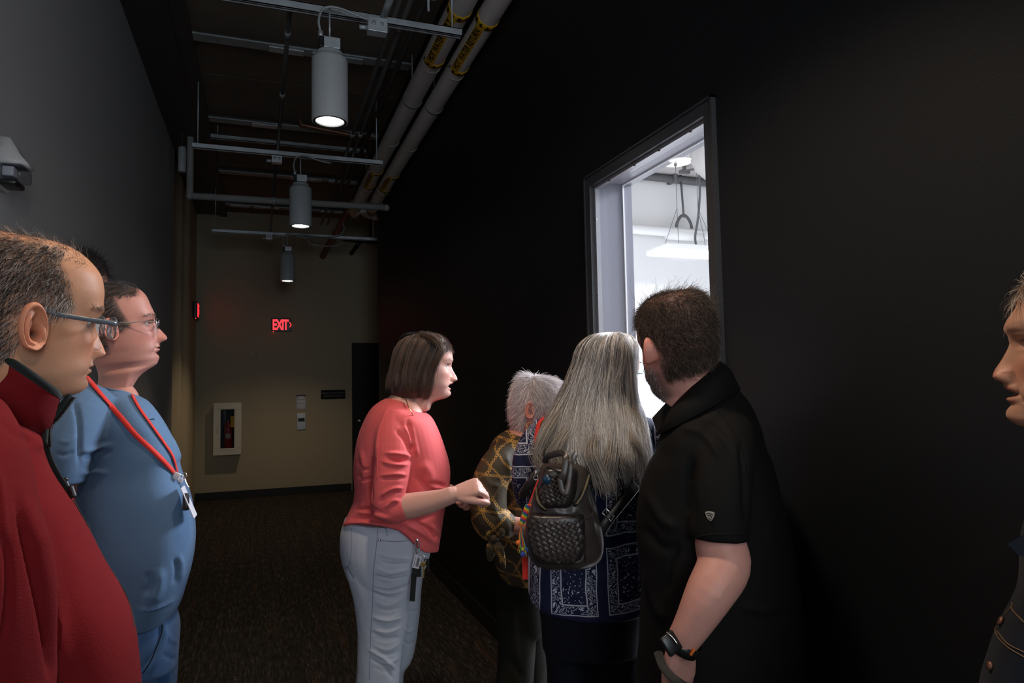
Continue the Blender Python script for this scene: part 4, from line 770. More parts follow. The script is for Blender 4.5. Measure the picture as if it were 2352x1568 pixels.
fl3 = [([(946, 1048), (915, 1042), (880, 1040)], 5, 7), ([(946, 1055), (920, 1060), (890, 1052)], 4, -7), ([(940, 1066), (905, 1066), (875, 1058)], 5, 6), ([(948, 1030), (938, 1000), (925, 975)], 7, 7), ([(945, 1046), (930, 1010), (908, 985)], 5, -6), ([(951, 1040), (945, 1000), (935, 960)], 6, -7), ([(960, 1050), (950, 1010), (943, 975)], 6, 5),
       ([(935, 1090), (905, 1088), (872, 1092)], 4, 5), ([(935, 1097), (905, 1098), (872, 1100)], 4, -4), ([(928, 1120), (900, 1122), (870, 1140)], 4, 5), ([(925, 1130), (895, 1135), (868, 1155)], 4, -4), ([(920, 1150), (900, 1150), (880, 1170)], 5, 4),
       ([(858, 1045), (850, 1100), (852, 1160)], 6, -9), ([(935, 1160), (1000, 1145), (1035, 1110)], 9, 6), ([(930, 1200), (980, 1190), (1020, 1150)], 8, -5), ([(820, 1178), (860, 1180), (900, 1192)], 5, 6), ([(815, 1170), (850, 1168), (880, 1178)], 4, -5), ([(800, 1190), (850, 1192), (900, 1203)], 5, -4), ([(925, 1200), (970, 1225), (1000, 1250)], 6, 7), ([(950, 1195), (985, 1215), (1008, 1235)], 5, -6), ([(990, 1200), (1000, 1225), (1003, 1255)], 5, 5),
       ([(985, 1110), (1010, 1112), (1025, 1118)], 5, -6), ([(990, 1122), (1010, 1120), (1028, 1125)], 4, 5), ([(830, 1030), (838, 1080), (832, 1130)], 7, 5), ([(822, 1060), (834, 1075), (848, 1078)], 4, -5), ([(820, 1090), (835, 1100), (850, 1100)], 4, -4), ([(890, 935), (870, 990), (862, 1050)], 3, 2.5), ([(965, 1060), (985, 1085), (990, 1110)], 14, 7), ([(955, 1090), (980, 1120), (1010, 1130)], 8, -6)]
V = folds(V, Fc, [(p_, w_*.85, a_*1.35) for p_, w_, a_ in fl3], .0016, 16); top3 = mk('knit_top', V, Fc, 'salmon', p3.e); b3 = bvh(top3)
L, Nn = hitline(b3, [(898, 917), (888, 945), (876, 985), (869, 1030), (866, 1097)], .001, 8); mk('raglan_seam', *tube(L, .0016, 8, 1), 'salmon', top3)
nk = ring_px(916, 888, 952, .19, D3, 2.2, 20, 60); nk = ring_px(917, 886, 966, .205, D3, 2.2, 48, 60); mk('neck_band', *tube(np.concatenate([nk, nk[:1]]), .0042, 8, 1), 'salmon', top3)
L, _ = np.array([at(937, 1136, 2.12), at(940, 1162, 2.075), at(935, 1188, 2.12)]), 0
# skin: near forearm and fist, far forearm and fist
def armhand(per, P, r, hand, col, voxel=.0032):
    hs = [hand_geo(**hand)] if hand else []; V, Fc = remesh(*join([tube(P, r, 22, 4)]+hs), voxel, 3); per.add_skin(V, Fc, col)
wr = at(1038, 1136, 2.10); d3 = nrm(at(1085, 1120, 2.10)-wr)
armhand(p3, [at(900, 1160, 2.12), at(935, 1162, 2.12), at(985, 1153, 2.11), at(1020, 1143, 2.10), wr], [.036, .040, .035, .028, .0265], dict(W=wr+d3*.004, d=d3, pn=nrm(-UP*.75-CR*.2+CF*.45), side=-1, curl=(.85, .95, 1.05, 1.1), thumb=(.5, .5), s=.92), SK3)
wr = at(1032, 1128, 2.32); d3 = nrm(at(1080, 1128, 2.26)-wr)
armhand(p3, [at(985, 1142, 2.50), at(1010, 1135, 2.42), wr], [.036, .030, .025], dict(W=wr, d=d3, pn=nrm(-UP*.4+CF*.3-CR*.4), side=1, curl=(.8, .9, 1., 1.), thumb=(.5, .4), s=.9), SK3)
# upper chest under the neckline
V, Fc = loft(sil([(905, 900, 948, .12, D3), (925, 880, 972, .20, D3, 2.2, 10), (950, 868, 972, .3, D3)])); p3.add_skin(V, Fc, SK3)
p3.finish_body()
pel = sil([(1190, 792, 985, .33, D3), (1225, 782, 992, .36, D3), (1265, 782, 988, .38, D3), (1300, 790, 975, .37, D3), (1322, 797, 955, .35, D3)])
nleg = sil([(1290, 790, 955, .17, 2.26), (1330, 799, 953, .18, 2.26), (1380, 812, 942, .175, 2.26), (1430, 819, 934, .165, 2.26), (1480, 821, 924, .155, 2.26), (1530, 820, 919, .15, 2.26), (1600, 818, 915, .15, 2.26), (1720, 825, 905, .13, 2.26), (1868, 830, 895, .12, 2.26)])
fleg = sil([(1290, 870, 978, .16, 2.44), (1340, 885, 969, .16, 2.44), (1400, 893, 964, .16, 2.44), (1460, 890, 957, .155, 2.44), (1510, 880, 946, .15, 2.44), (1545, 870, 927, .15, 2.44), (1620, 855, 925, .14, 2.44), (1700, 850, 915, .13, 2.44), (1800, 845, 905, .12, 2.44)])
V, Fc = remesh(*join([loft(pel), loft(nleg), loft(fleg)]), .0038, 5)
flj = [([(865, 1270), (905, 1280), (945, 1282)], 5, 5), ([(870, 1288), (905, 1296), (948, 1292)], 4, -5), ([(862, 1305), (900, 1315), (945, 1306)], 5, 5), ([(860, 1322), (900, 1330), (940, 1322)], 4, -4), ([(855, 1352), (895, 1362), (935, 1352)], 5, 5), ([(855, 1362), (895, 1374), (930, 1366)], 4, -4), ([(850, 1415), (890, 1425), (928, 1415)], 5, 5), ([(850, 1450), (885, 1465), (915, 1460)], 5, -4), ([(845, 1490), (880, 1510), (912, 1540)], 6, 6), ([(850, 1510), (880, 1530), (905, 1560)], 5, -5), ([(795, 1300), (802, 1320), (812, 1330)], 5, -6), ([(930, 1400), (950, 1404), (962, 1398)], 4, -4), ([(925, 1440), (940, 1450), (955, 1440)], 4, 4), ([(925, 1470), (940, 1480), (955, 1470)], 4, -4)]
V = folds(V, Fc, [(p_, w_*.7, a_*1.0) for p_, w_, a_ in flj]+[([(855, 1292+i_*17), (890, 1299+i_*17+(i_%3)*3), (936-i_*1.2, 1290+i_*17-(i_%2)*4)], 2.6+(i_%3), (2.6 if i_ % 2 else -2.2)) for i_ in range(15)], .0012, 18); je = mk('jeans', V, Fc, 'pale_denim', p3.e); bj = bvh(je)
for nm, pts in (('side_seam', [(868, 1215), (864, 1260), (858, 1310), (856, 1380), (852, 1450), (848, 1560)]), ('pocket_stitching', [(868, 1240), (900, 1243), (930, 1242), (952, 1238)]), ('back_pocket_stitching', [(806, 1212), (808, 1225), (805, 1290), (792, 1305)]), ('waistband_seam', [(870, 1212), (885, 1214), (890, 1230)])):
    L, N_ = hitline(bj, pts, .0004, 8); mk(nm, *tube(L, .0011, 6, 1), 'seam_thread', je)
h, n_ = hit(bj, 872, 1240); mk('rivet', *ball(h, .005, 12), 'chrome', je)
for q, n_ in ((at(868, 1860, 2.26), 'shoe'), (at(875, 1790, 2.44), 'shoe')): shoe((q[0], q[1], 0), nrm(CR+CF*.1), .25, .09, n_, p3.e, 'charcoal')
# bob haircut
bob = [(764, 962, 988, .02, D3), (767, 946, 1002, .07, D3), (774, 931, 1013, .115, D3), (786, 919, 1019, .145, D3), (802, 909, 1014, .165, D3), (825, 902, 1003, .178, D3), (850, 896, 994, .18, D3), (875, 891, 990, .185, D3), (895, 892, 986, .18, D3), (910, 900, 980, .16, D3, 2.3, 6)]
hb = mk('hair', *loft(sil([(r[0]+(6 if r[0] < 800 else 3), r[1]+3, r[2]-3, r[3]-.008, r[4]) for r in bob[1:]], 60)), paint('dark brown hair', (.035, .019, .012), .5, .3, 30, .4, 200, .4), p3.e)
def cb(th, us, rg): return A([.062, .033, .020])*rg.uniform(.45, 1.5, (len(th), 1))*(1+.55*np.sin(th*19+1)*np.sin(th*43))[:, None]*np.where(rg.uniform(size=len(th)) < .12, 1.8, 1)[:, None]
loft_hair('hair_strands', bob, 8500, hb, .00042, cb, (.0, .10), (.9, 1.0), (0, 2*math.pi), .003, 46, .004, 14, 2, .05, .55)
def fringe_pts(pts, n, D, rad, spread, seed, col, nm, par, jitter=.012):
    rg = np.random.default_rng(seed); Q = catmull(A(pts, float), 4); base = A([at(x, y, d) for x, y, d in Q]); k = len(base); off = rg.normal(size=(n, 1, 3))*jitter*np.linspace(.5, 1, k)[None, :, None]; P = base[None]+off+rg.normal(size=(n, 1, 3))*.001
    return strands(nm, P, rad, A(col)*rg.uniform(.5, 1.5, (n, 1)), HAIR, par, .4)
fringe_pts([(962, 768, 2.30), (995, 778, 2.255), (1014, 800, 2.24), (1004, 826, 2.235), (994, 850, 2.245), (986, 890, 2.25), (978, 912, 2.26)], 420, 0, .0005, 0, 3, (.075, .04, .025), 'hair_lock', hb, .006)
L = [at(*q) for q in ((928, 905, 2.24), (935, 925, 2.19), (944, 945, 2.17), (952, 957, 2.19), (963, 968, 2.25), (972, 962, 2.32), (970, 940, 2.36))]
p3.short_hair('hair', lambda V: smooth01((V[:, 2]-.058)/.008)*(V[:, 1] > -.02), 4500, .034, .0004, lambda L: np.stack([1.0*np.sign(L[:, 0]+.012), -.1*np.ones(len(L)), -.8*np.ones(len(L))], 1), hairlin((.07, .038, .023), (.16, .10, .07), lambda L: np.full(len(L), .15)), 61, .03, .0005, 8, wild=.08)
nc = tag(mk('necklace', *tube(L, .0016, 8, 6), 'gold', base=L[0]), 'thin gold chain necklace on the woman in the salmon top', 'necklace')
p3.ear = None
# keys on the belt loop
q = at(955, 1240, 2.20); e = empty('key_bunch', q, 'bunch of keys with a white tag and black strap clipped to the pale jeans', 'keys')
D_ = 2.145
mk('carabiner', *tube([at(957, 1238, D_), at(962, 1245, D_), at(963, 1262, D_), at(958, 1270, D_), at(955, 1262, D_), at(956, 1245, D_), at(957, 1238, D_)], .0022, 8, 3), 'chrome', e)
mk('key_ring', *tube([at(969+9*math.cos(a), 1284+9*math.sin(a), D_) for a in np.linspace(0, 6.4, 12)], .0013, 8, 2), 'chrome', e)
def slab(o, ex, ey, w_, h_, t_, bev=.001):
    ex = nrm(ex); ey = nrm(A(ey)-ex*(A(ey)@ex)); ez = np.cross(ex, ey); V, Fc = box(-w_/2, w_/2, -h_/2, h_/2, -t_/2, t_/2, bev); return A(o)+V@A([ex, ey, ez]), Fc
tg = slab(at(957, 1290, D_), CR-UP*.25, UP, .023, .040, .002, .0008); tgo = mk('white_tag', *tg, 'white_plastic', e, smooth=False)
bars = []
ey = nrm(UP+CR*.25); ex = nrm(CR-UP*.25); tn = nrm(np.cross(ex, ey)); tn = tn if tn@(EYE-at(957, 1290, D_)) > 0 else -tn
for i, hh in enumerate(np.linspace(-.012, .012, 12)): bars.append(slab(at(957, 1290, D_)+tn*.0013+ey*hh+ex*.004, ex, ey, .009, .0012 if i % 3 else .0018, .0002, 0))
for i, hh in enumerate(np.linspace(-.012, .012, 5)): bars.append(slab(at(957, 1290, D_)+tn*.0013+ey*hh-ex*.006, ex, ey, .0016, .004, .0002, 0))
bo = mk('barcode', *join(bars), 'ink', tgo, smooth=False); bo['kind'] = 'stuff'
mk('key', *join([slab(at(972, 1295, D_-.005), CR, UP, .016, .014, .002, .002), slab(at(973, 1312, D_-.005), CR-UP*.05, UP+CR*.04, .005, .040, .0018, .0005)]), 'brass', e, smooth=False)
mk('key', *join([slab(at(980, 1290, D_+.005), CR, UP+CR*.3, .016, .02, .003, .002), slab(at(984, 1300, D_+.005), CR, UP-CR*.6, .006, .034, .002, .0005)]), 'black_metal', e, smooth=False)
mk('key_fob', *slab(at(957, 1312, D_+.01), CR, UP+CR*.08, .030, .034, .009, .004), 'black_plastic', e, smooth=False)
pp = [at(952, 1315, D_+.005), at(950, 1345, D_+.005), at(946, 1382, D_+.005)]; mk('webbing_strap', *slab((pp[0]+pp[2])/2, CR+UP*-.09, pp[0]-pp[2], .017, .088, .004, .001), 'fleece_dark', e, smooth=False)

# ------------------------------------------------------------------ man in the red fleece (front left)
p1 = Person('balding man in a red fleece with grey-framed glasses in the left foreground', (-.45, 1.15))
SK1 = (.60, .30, .165)
def scalp1(V):  # hair on the sides and the back, thin over the crown
    x, y, z = V.T; ax = np.abs(x); line = .070-.55*np.maximum(0, .045-ax)   # height limit towards the bald crown
    side = smooth01((.050-y-z*.5)/.014)*smooth01((z+.010+.9*np.maximum(0, y+.03)*0)/.016); low = smooth01((z+.085-(.055*smooth01((y+.05)/.05)))/.018); ear = 1-np.exp(-((y+.014)/.024)**2-((z+.012)/.030)**2)
    front = smooth01((.058-y-.42*np.maximum(z, 0)+.5*smooth01((z-.085)/.02)*.03)/.014); crown = 1-.93*smooth01((z-.103)/.010); burn = smooth01((z-(-.004+1.1*np.maximum(0, y-.012)*.6))/.008)
    return front*np.where(y > -.02, burn, low)*crown*ear
p1.head((-.339, 1.239, 1.621), 40, 4, -8, dict(s=1.0, skin=SK1, nose=.88, nose_w=1.15, fold=.003, brow_c=(.03, .02, .015), brow_a=.9, k=12, cols=220, ear_out=.30, ear_size=1.12, ear_dz=-.008, edit=[(-.085, .001, .005), (-.11, .004, .006), (.07, .004, .002)],
    stubble=(.25, (.16, .11, .085)), hair_mask=scalp1, hair_cover=.62, hair_c=(.07, .052, .042)), at(-5, 925, 1.07), .066, flare=.05)
def g1(loc): return np.clip(.22+1.0*smooth01((.055-loc[:, 2])/.05)*smooth01((loc[:, 1]+.05)/.06), 0, .78)
p1.short_hair('hair', scalp1, 15000, .017, .00028, lambda L: np.stack([np.zeros(len(L)), -.55*np.ones(len(L)), -.85*np.ones(len(L))], 1), hairlin((.020, .015, .012), (.42, .37, .33), g1), 4, .45, .001, 5, wild=.28)
p1.short_hair('hair', lambda V: (V[:, 2] > .085)*(V[:, 1] < .06)*1., 1300, .016, .00022, lambda L: np.stack([np.zeros(len(L)), -1*np.ones(len(L)), .1*np.ones(len(L))], 1), hairlin((.03, .022, .018), (.4, .35, .3), lambda L: np.full(len(L), .2)), 5, .5, .002, 5, wild=.5)
p1.short_hair('eyebrow', lambda V: gs(V[:, 2], .022, .004)*(np.abs(V[:, 0]) > .012)*(np.abs(V[:, 0]) < .055)*(V[:, 1] > .05), 450, .007, .0003, lambda L: np.stack([np.sign(L[:, 0]), np.zeros(len(L)), .3*np.ones(len(L))], 1), hairlin((.02, .014, .01), (.2, .17, .15), lambda L: np.full(len(L), .2)), 6, .5, 0, 4)
p1.finish_body()
D1 = 1.10
rows = [(850, -165, 98, .20, D1, 2.2, 140), (880, -215, 104, .32, D1, 2.2, 115), (940, -262, 104, .42, D1, 2.2, 65), (1040, -285, 108, .47, D1), (1090, -285, 130, .48, D1), (1140, -275, 163, .48, D1), (1200, -262, 196, .48, D1), (1280, -245, 240, .49, D1), (1350, -232, 282, .50, D1), (1410, -220, 305, .50, D1), (1470, -215, 314, .50, D1), (1568, -212, 320, .49, D1), (1680, -210, 318, .48, D1), (1740, -205, 310, .47, D1)]
arm = tube([at(-150, 1010, .90), at(-115, 1090, .86), at(-75, 1220, .84), at(-45, 1350, .84), at(-22, 1500, .85), at(10, 1650, .87), at(60, 1740, .9)], [.088, .085, .076, .070, .066, .058, .05], 26, 4, dome=False)
farm = tube([at(0, 990, 1.30), at(60, 1100, 1.36), at(110, 1250, 1.38), at(190, 1400, 1.36)], [.07, .066, .058, .05], 20, 4)
V, Fc = remesh(*join([loft(sil(rows, 56)), arm]), .0048, 6)
fl1 = [([(35, 1130), (75, 1300), (100, 1430), (118, 1568)], 9, -13), ([(60, 1130), (105, 1300), (135, 1440), (150, 1568)], 22, 9), ([(0, 1200), (20, 1300), (15, 1420), (0, 1480)], 9, -6), ([(30, 985), (70, 1010), (100, 1030)], 12, 6), ([(0, 965), (40, 1000), (90, 1022)], 9, -5), ([(-10, 1060), (5, 1160), (10, 1260)], 10, 5)]
V = folds(V, Fc, fl1, .0022, 11); fl = mk('fleece_jacket', V, Fc, 'fleece', p1.e); bf = bvh(fl)
# standing collar with black binding, zip
r0 = ring_px(865, -175, 108, .250, D1-.01, 2.2, 140, 64); r1 = ring_px(800, -150, 124, .225, D1-.02, 2.2, 155, 64); r2 = ring_px(735, -128, 134, .205, D1-.03, 2.2, 175, 64)
cu = mk('collar', *loft([r0, r1*.96+r0*.04, r1*.4+r2*.6, r2], False), 'fleece', fl); s_ = cu.modifiers.new('s', 'SOLIDIFY'); s_.thickness = .006; s_.offset = 0
mk('collar_binding', *tube(np.concatenate([r2, r2[:1]]), .0062, 10, 1, caps=False), 'fleece_dark', cu)
fz = [(128, 925), (112, 965), (96, 990), (100, 1020), (112, 1060), (130, 1095), (148, 1122)]
L, Nn = hitline(bf, fz[3:], .002, 8, D1); L = np.concatenate([[at(158, 910, 1.07), at(128, 950, 1.06), at(104, 978, 1.05)], L]); mk('zip_tape', *tube(L, [.010]*3+[.0065]*(len(L)-3), 10, 1, flat=.5), 'fleece_dark', fl)
tt = []
LL = catmull(L[:4], 9)
for i, p in enumerate(LL): tt.append(slab(p+CR*.006+UP*-.003, CR, UP+CR*.4, .008, .003, .004, 0))
o = mk('zip_teeth', *join(tt), 'black_plastic', fl, smooth=False); o['kind'] = 'stuff'
h, n_ = hit(bf, 142, 1112, .004, D1); mk('zip_slider', *slab(h, CR+UP*.0, UP-CR*.55, .009, .016, .007, .002), 'black_plastic', fl, smooth=False)
h2, n_ = hit(bf, 156, 1134, .005, D1); mk('zip_pull', *join([slab((h+h2)/2, CR+UP*.4, h-h2, .005, .022, .005, .001), slab(h2, CR+UP*.4, h-h2, .010, .019, .007, .002)]), 'black_plastic', fl, smooth=False)
L, Nn = hitline(bf, [(168, 1150), (200, 1205), (240, 1275), (270, 1330), (295, 1380), (306, 1420), (308, 1440)], .0003, 8, D1); mk('placket_seam', *tube(L, .0012, 6, 1), 'fleece_dark', fl)
h1 = at(-60, 1740, 1.0); legs(p1.e, [at(-20, 1750, 1.0), at(60, 1750, 1.24)], [(at(-20, 1750, 1.0)[0], at(-20, 1750, 1.0)[1], 0), (at(60, 1750, 1.24)[0], at(60, 1750, 1.24)[1], 0)], .105, .075, .06, 'charcoal', .012, 'trousers', [loft(sil([(1650, -190, 290, .40, D1), (1760, -195, 290, .42, D1), (1840, -180, 260, .40, D1)]))])
for q in (at(-20, 1750, 1.0), at(60, 1750, 1.24)): shoe((q[0], q[1], 0), CF*.76+CR*.64, .29, .1, 'shoe', p1.e)
# glasses
def glasses(per, name, lab, hinge, ear_off=(.0785, -.004, .012), lens=(.0265, .0175), yl=.100, zl=-.003, frame='steel', rim=.0011, wrap=.006, rimless=True, temple=(.0028, .45), s=1.):
    g = mk(name, *tube([(0, 0, 0), (0, 0, .0001)], .0001, 3, 1), frame, per.e) if False else None
    W = lambda p: per.pos+(A(p)*per.s)@per.M; parts = []; lens_m = []
    for sd in (1, -1):
        c = A([sd*.0335, yl, zl]); a = np.linspace(0, 2*np.pi, 28, endpoint=False); f = lambda v: np.sign(v)*np.abs(v)**(2/3.0)
        pts = np.stack([c[0]+f(np.cos(a))*lens[0], c[1]-np.abs(f(np.cos(a))*lens[0]*sd+sd*0.)*0-wrap*((c[0]+f(np.cos(a))*lens[0])/.06)**2, c[2]+f(np.sin(a))*lens[1]], 1)
        Wp = np.array([W(p) for p in pts]); parts.append(tube(np.concatenate([Wp, Wp[:1]]), rim, 8, 1, caps=False)); fr_ = W([0, 1, 0])-W([0, 0, 0]); lens_m.append(loft([Wp, Wp+fr_*.0015]))
        parts.append(tube([W(p) for p in ((sd*.060, yl-wrap, zl+lens[1]*.45), (sd*.071, yl-.012, zl+lens[1]*.5), (sd*.0755, yl-.035, zl+.010), (sd*.0785, .030, .008), ear_off if sd > 0 else (-ear_off[0], ear_off[1], ear_off[2]), (sd*.074, -.026, .004))], [temple[0]*.7, temple[0], temple[0], temple[0]*.9, temple[0]*.7, temple[0]*.6], 10, 4, flat=temple[1], flatdir=per.M[0]))
    parts.append(tube([W(p) for p in ((-.0085, yl, zl+.006), (0, yl+.004, zl+.009), (.0085, yl, zl+.006))], rim*1.2, 8, 3))
    g = mk(name, *join(parts), frame, per.e)
    for l in lens_m: mk('lens', *l, 'lens', g)
    return g
glasses(p1, 'glasses', '', None, yl=.112, zl=-.004, frame=paint('slate spectacle frame', (.17, .20, .235), .3, .1, 9, 0, spec=.5, metal=.3), temple=(.0036, .4), rim=.0009)

# ------------------------------------------------------------------ man in the blue T-shirt
p2 = Person('man in a heather blue T-shirt with a red lanyard by the left wall', (-.36, 2.10))
SK2 = (.50, .235, .19)
def scalp2(V):
    x, y, z = V.T; ax = np.abs(x); top = smooth01((z-.078)/.012)*smooth01((.072-y)/.014); side = smooth01((.040-.38*np.maximum(z, 0)-y)/.010)*smooth01((z+.012)/.012); low = smooth01((z+.075)/.02)*smooth01((-.02-y)/.01)
    ear = 1-np.exp(-((y+.014)/.022)**2-((z+.012)/.028)**2); return np.clip(np.maximum(np.maximum(top, side*(y > -.03)), low), 0, 1)*ear
p2.head((-.378, 2.170, 1.684), 64, -8, -5, dict(s=.99, skin=SK2, neck_smooth=40, nose=1.08, nose_w=1.2, fold=.0015, brow_c=(.10, .05, .035), brow_a=.5, k=9, cols=160, edit=[(-.10, -.001, .006), (-.129, .030, .009, .012), (.055, -.006, 0, .03)],
    stubble=(.15, (.2, .13, .11)), hair_mask=scalp2, hair_cover=.9, hair_c=(.03, .022, .018)), at(246, 925, 1.92), .060)
p2.short_hair('hair', scalp2, 13000, .026, .0004, lambda L: np.stack([.2*np.sign(L[:, 0]), -.7*np.ones(len(L)), -.5*np.ones(len(L))], 1), hairlin((.022, .015, .012), (.25, .21, .18), lambda L: np.where(L[:, 2] < .02, .35, .06)), 8, .25, .001, 5, wild=.2)
p2.short_hair('eyebrow', lambda V: gs(V[:, 2], .022, .004)*(np.abs(V[:, 0]) > .012)*(np.abs(V[:, 0]) < .055)*(V[:, 1] > .05), 300, .009, .0003, lambda L: np.stack([np.sign(L[:, 0]), np.zeros(len(L)), .3*np.ones(len(L))], 1), hairlin((.06, .035, .025), (.2, .17, .15), lambda L: np.full(len(L), .2)), 6, .4, 0, 4)
D2 = 1.94
armhand(p2, [at(142, 1060, 1.70), at(128, 1150, 1.70), at(135, 1230, 1.68), at(170, 1330, 1.62)], [.046, .043, .036, .028], dict(W=at(175, 1342, 1.62), d=nrm(at(205, 1400, 1.62)-at(175, 1342, 1.62)), pn=CF, side=-1, curl=(.3, .35, .4, .45)), SK2, .004)
V, Fc = loft(sil([(880, 225, 300, .14, D2), (905, 205, 318, .2, D2), (930, 195, 320, .26, D2)])); p2.add_skin(V, Fc, SK2); p2.finish_body()
rows = [(890, 222, 303, .19, D2, 2.2, 8), (902, 200, 322, .28, D2, 2.2, 8), (920, 176, 340, .37, D2), (945, 155, 361, .43, D2), (975, 138, 381, .46, D2), (1010, 124, 400, .46, D2), (1040, 117, 413, .46, D2), (1060, 114, 413, .46, D2), (1085, 110, 420, .46, D2), (1120, 105, 434, .47, D2), (1160, 102, 444, .475, D2), (1205, 103, 448, .48, D2), (1250, 107, 446, .48, D2), (1295, 116, 438, .47, D2), (1335, 128, 426, .46, D2), (1365, 135, 416, .45, D2), (1390, 142, 402, .44, D2), (1416, 150, 392, .43, D2, 2.3, -14)]
sl = tube([at(200, 940, 1.80), at(175, 972, 1.74), at(152, 1020, 1.70), at(142, 1065, 1.69), at(136, 1102, 1.69)], [.085, .078, .067, .060, .057], 24, 4, dome=False)
V, Fc = remesh(*join([loft(sil(rows, 56)), sl]), .005, 5)
fl2 = [([(185, 1040), (215, 1030), (262, 1020)], 5, 6), ([(184, 1050), (220, 1042), (260, 1036)], 5, -5), ([(182, 1088), (215, 1084), (250, 1086)], 5, 5), ([(170, 920), (180, 960), (183, 1010), (180, 1070)], 5, -10), ([(130, 1010), (155, 1015), (178, 1000)], 4, 4), ([(125, 1040), (150, 1045), (175, 1035)], 4, -4), ([(310, 1400), (350, 1398), (385, 1386), (402, 1372)], 4, 4), ([(345, 1385), (365, 1350), (368, 1300)], 12, 8), ([(330, 1370), (345, 1340), (340, 1310)], 9, -6), ([(410, 1270), (418, 1300), (414, 1340)], 6, 5), ([(400, 1280), (405, 1310), (400, 1345)], 5, -5), ([(390, 1000), (408, 1030), (416, 1060)], 9, 4)]
V = folds(V, Fc, fl2, .0015, 13); ts = mk('t_shirt', V, Fc, 'blue_tee', p2.e); bt = bvh(ts)
nk = ring_px(889, 219, 304, .20, D2, 2.2, 18, 60); mk('neck_band', *tube(np.concatenate([nk, nk[:1]]), .008, 10, 1, caps=False, flat=.6), 'blue_tee', ts)
L, N_ = hitline(bt, [(318, 1404), (350, 1400), (380, 1390), (400, 1378)], .0006, 8); mk('hem_stitching', *tube(L, .001, 6, 1), 'denim', ts)
h, n_ = hit(bt, 349, 963, .0006); ex_ = nrm(np.cross(UP, n_)); mk('small_embroidery', *tube([h+ex_*(t_*.022-.011)+UP*(.0016*math.sin(t_*40)+.001*math.sin(t_*17)) for t_ in np.linspace(0, 1, 40)], .0005, 6, 1), 'dark_denim', ts)
hips = [at(250, 1420, 1.86), at(300, 1420, 2.04)]
bl = sil([(1370, 160, 395, .38, D2), (1410, 160, 412, .40, D2), (1460, 165, 412, .40, D2), (1510, 175, 408, .38, D2)]); l1 = sil([(1480, 190, 360, .19, 1.86), (1568, 200, 362, .18, 1.86), (1700, 215, 350, .16, 1.86), (1880, 225, 335, .14, 1.86), (2040, 235, 325, .13, 1.86)]); l2 = sil([(1480, 260, 411, .19, 2.05), (1568, 262, 407, .18, 2.05), (1700, 262, 390, .16, 2.05), (1880, 265, 370, .14, 2.05), (1960, 270, 360, .13, 2.05)])
V, Fc = remesh(*join([loft(bl), loft(l1), loft(l2)]), .006, 4); V = folds(V, Fc, [([(366, 1420), (368, 1460), (352, 1500), (325, 1540)], 5, -7), ([(375, 1420), (378, 1465), (362, 1510), (335, 1550)], 5, 6), ([(380, 1450), (395, 1470), (408, 1472)], 5, 4), ([(370, 1500), (390, 1510), (405, 1515)], 5, -4)], .002, 16); j2 = mk('jeans', V, Fc, 'denim', p2.e)
bj2 = bvh(j2); L, N_ = hitline(bj2, [(371, 1422), (372, 1450), (358, 1490), (345, 1520), (328, 1545)], .0008, 8, 1.9); mk('fly_seam', *tube(L, .0016, 6, 1), 'dark_denim', j2)
for q in (at(280, 2040, 1.86), at(315, 1960, 2.05)): shoe((q[0], q[1], 0), CR*.9+CF*.43, .29, .1, 'shoe', p2.e)
glasses(p2, 'glasses', '', None, yl=.103, zl=-.003, frame='steel', lens=(.022, .015), temple=(.0014, 1.), rim=.0008)
# lanyard
e = empty('lanyard', at(402, 1085, 1.74), 'red lanyard with badge, clip and black fob on the blue T-shirt', 'lanyard')
for pts, wd in (([(196, 862), (215, 888), (240, 918), (275, 955), (310, 996), (345, 1030), (375, 1060), (398, 1086)], .0125), ([(302, 908), (318, 938), (345, 976), (375, 1018), (395, 1050), (405, 1086)], .008)):
    L, N_ = hitline(bt, pts, .0035, 10, 1.8)
    if wd > .01: L[0] = at(196, 862, 1.84); L[1:8] = [L[0]+(L[8]-L[0])*t_ for t_ in np.linspace(.125, .875, 7)]; N_[:9] = N_[9]
    mk('lanyard_strap', *strand_flat(L, wd, N_, .0012), 'red_strap', e)
def onp(x, y, l=.006): return hit(bt, x, y, l, 1.8)[0]
c0 = onp(403, 1088, .006); mk('clip_body', *slab(onp(399, 1095, .008), CR+UP*-.5, UP+CR*-.5, .018, .020, .006, .003), 'white_plastic', e)
mk('swivel_hook', *tube([c0, onp(410, 1096, .012), onp(413, 1106, .014), onp(417, 1116, .014), onp(420, 1124, .016)], .0022, 8, 4), 'chrome', e); mk('key_ring', *tube([onp(410, 1096, .016)+A([0, 0, .008*math.sin(a)])+CR*.006*math.cos(a) for a in np.linspace(0, 6.3, 10)], .001, 6, 2), 'chrome', e)
mk('badge_reel_tab', *slab(onp(410, 1105, .006), CR-UP*.5, UP-CR*.5, .012, .014, .004, .002), 'white_plastic', e)
q = at(434, 1152, 1.79); mk('badge_card', *slab(q, CF+CR*-.32, UP-CR*.42, .055, .086, .003, .002), 'white_plastic', e, smooth=False); mk('black_fob', *slab(at(427, 1152, 1.77), CF*.3+CR, UP-CR*.38, .016, .044, .010, .004), 'black_plastic', e)

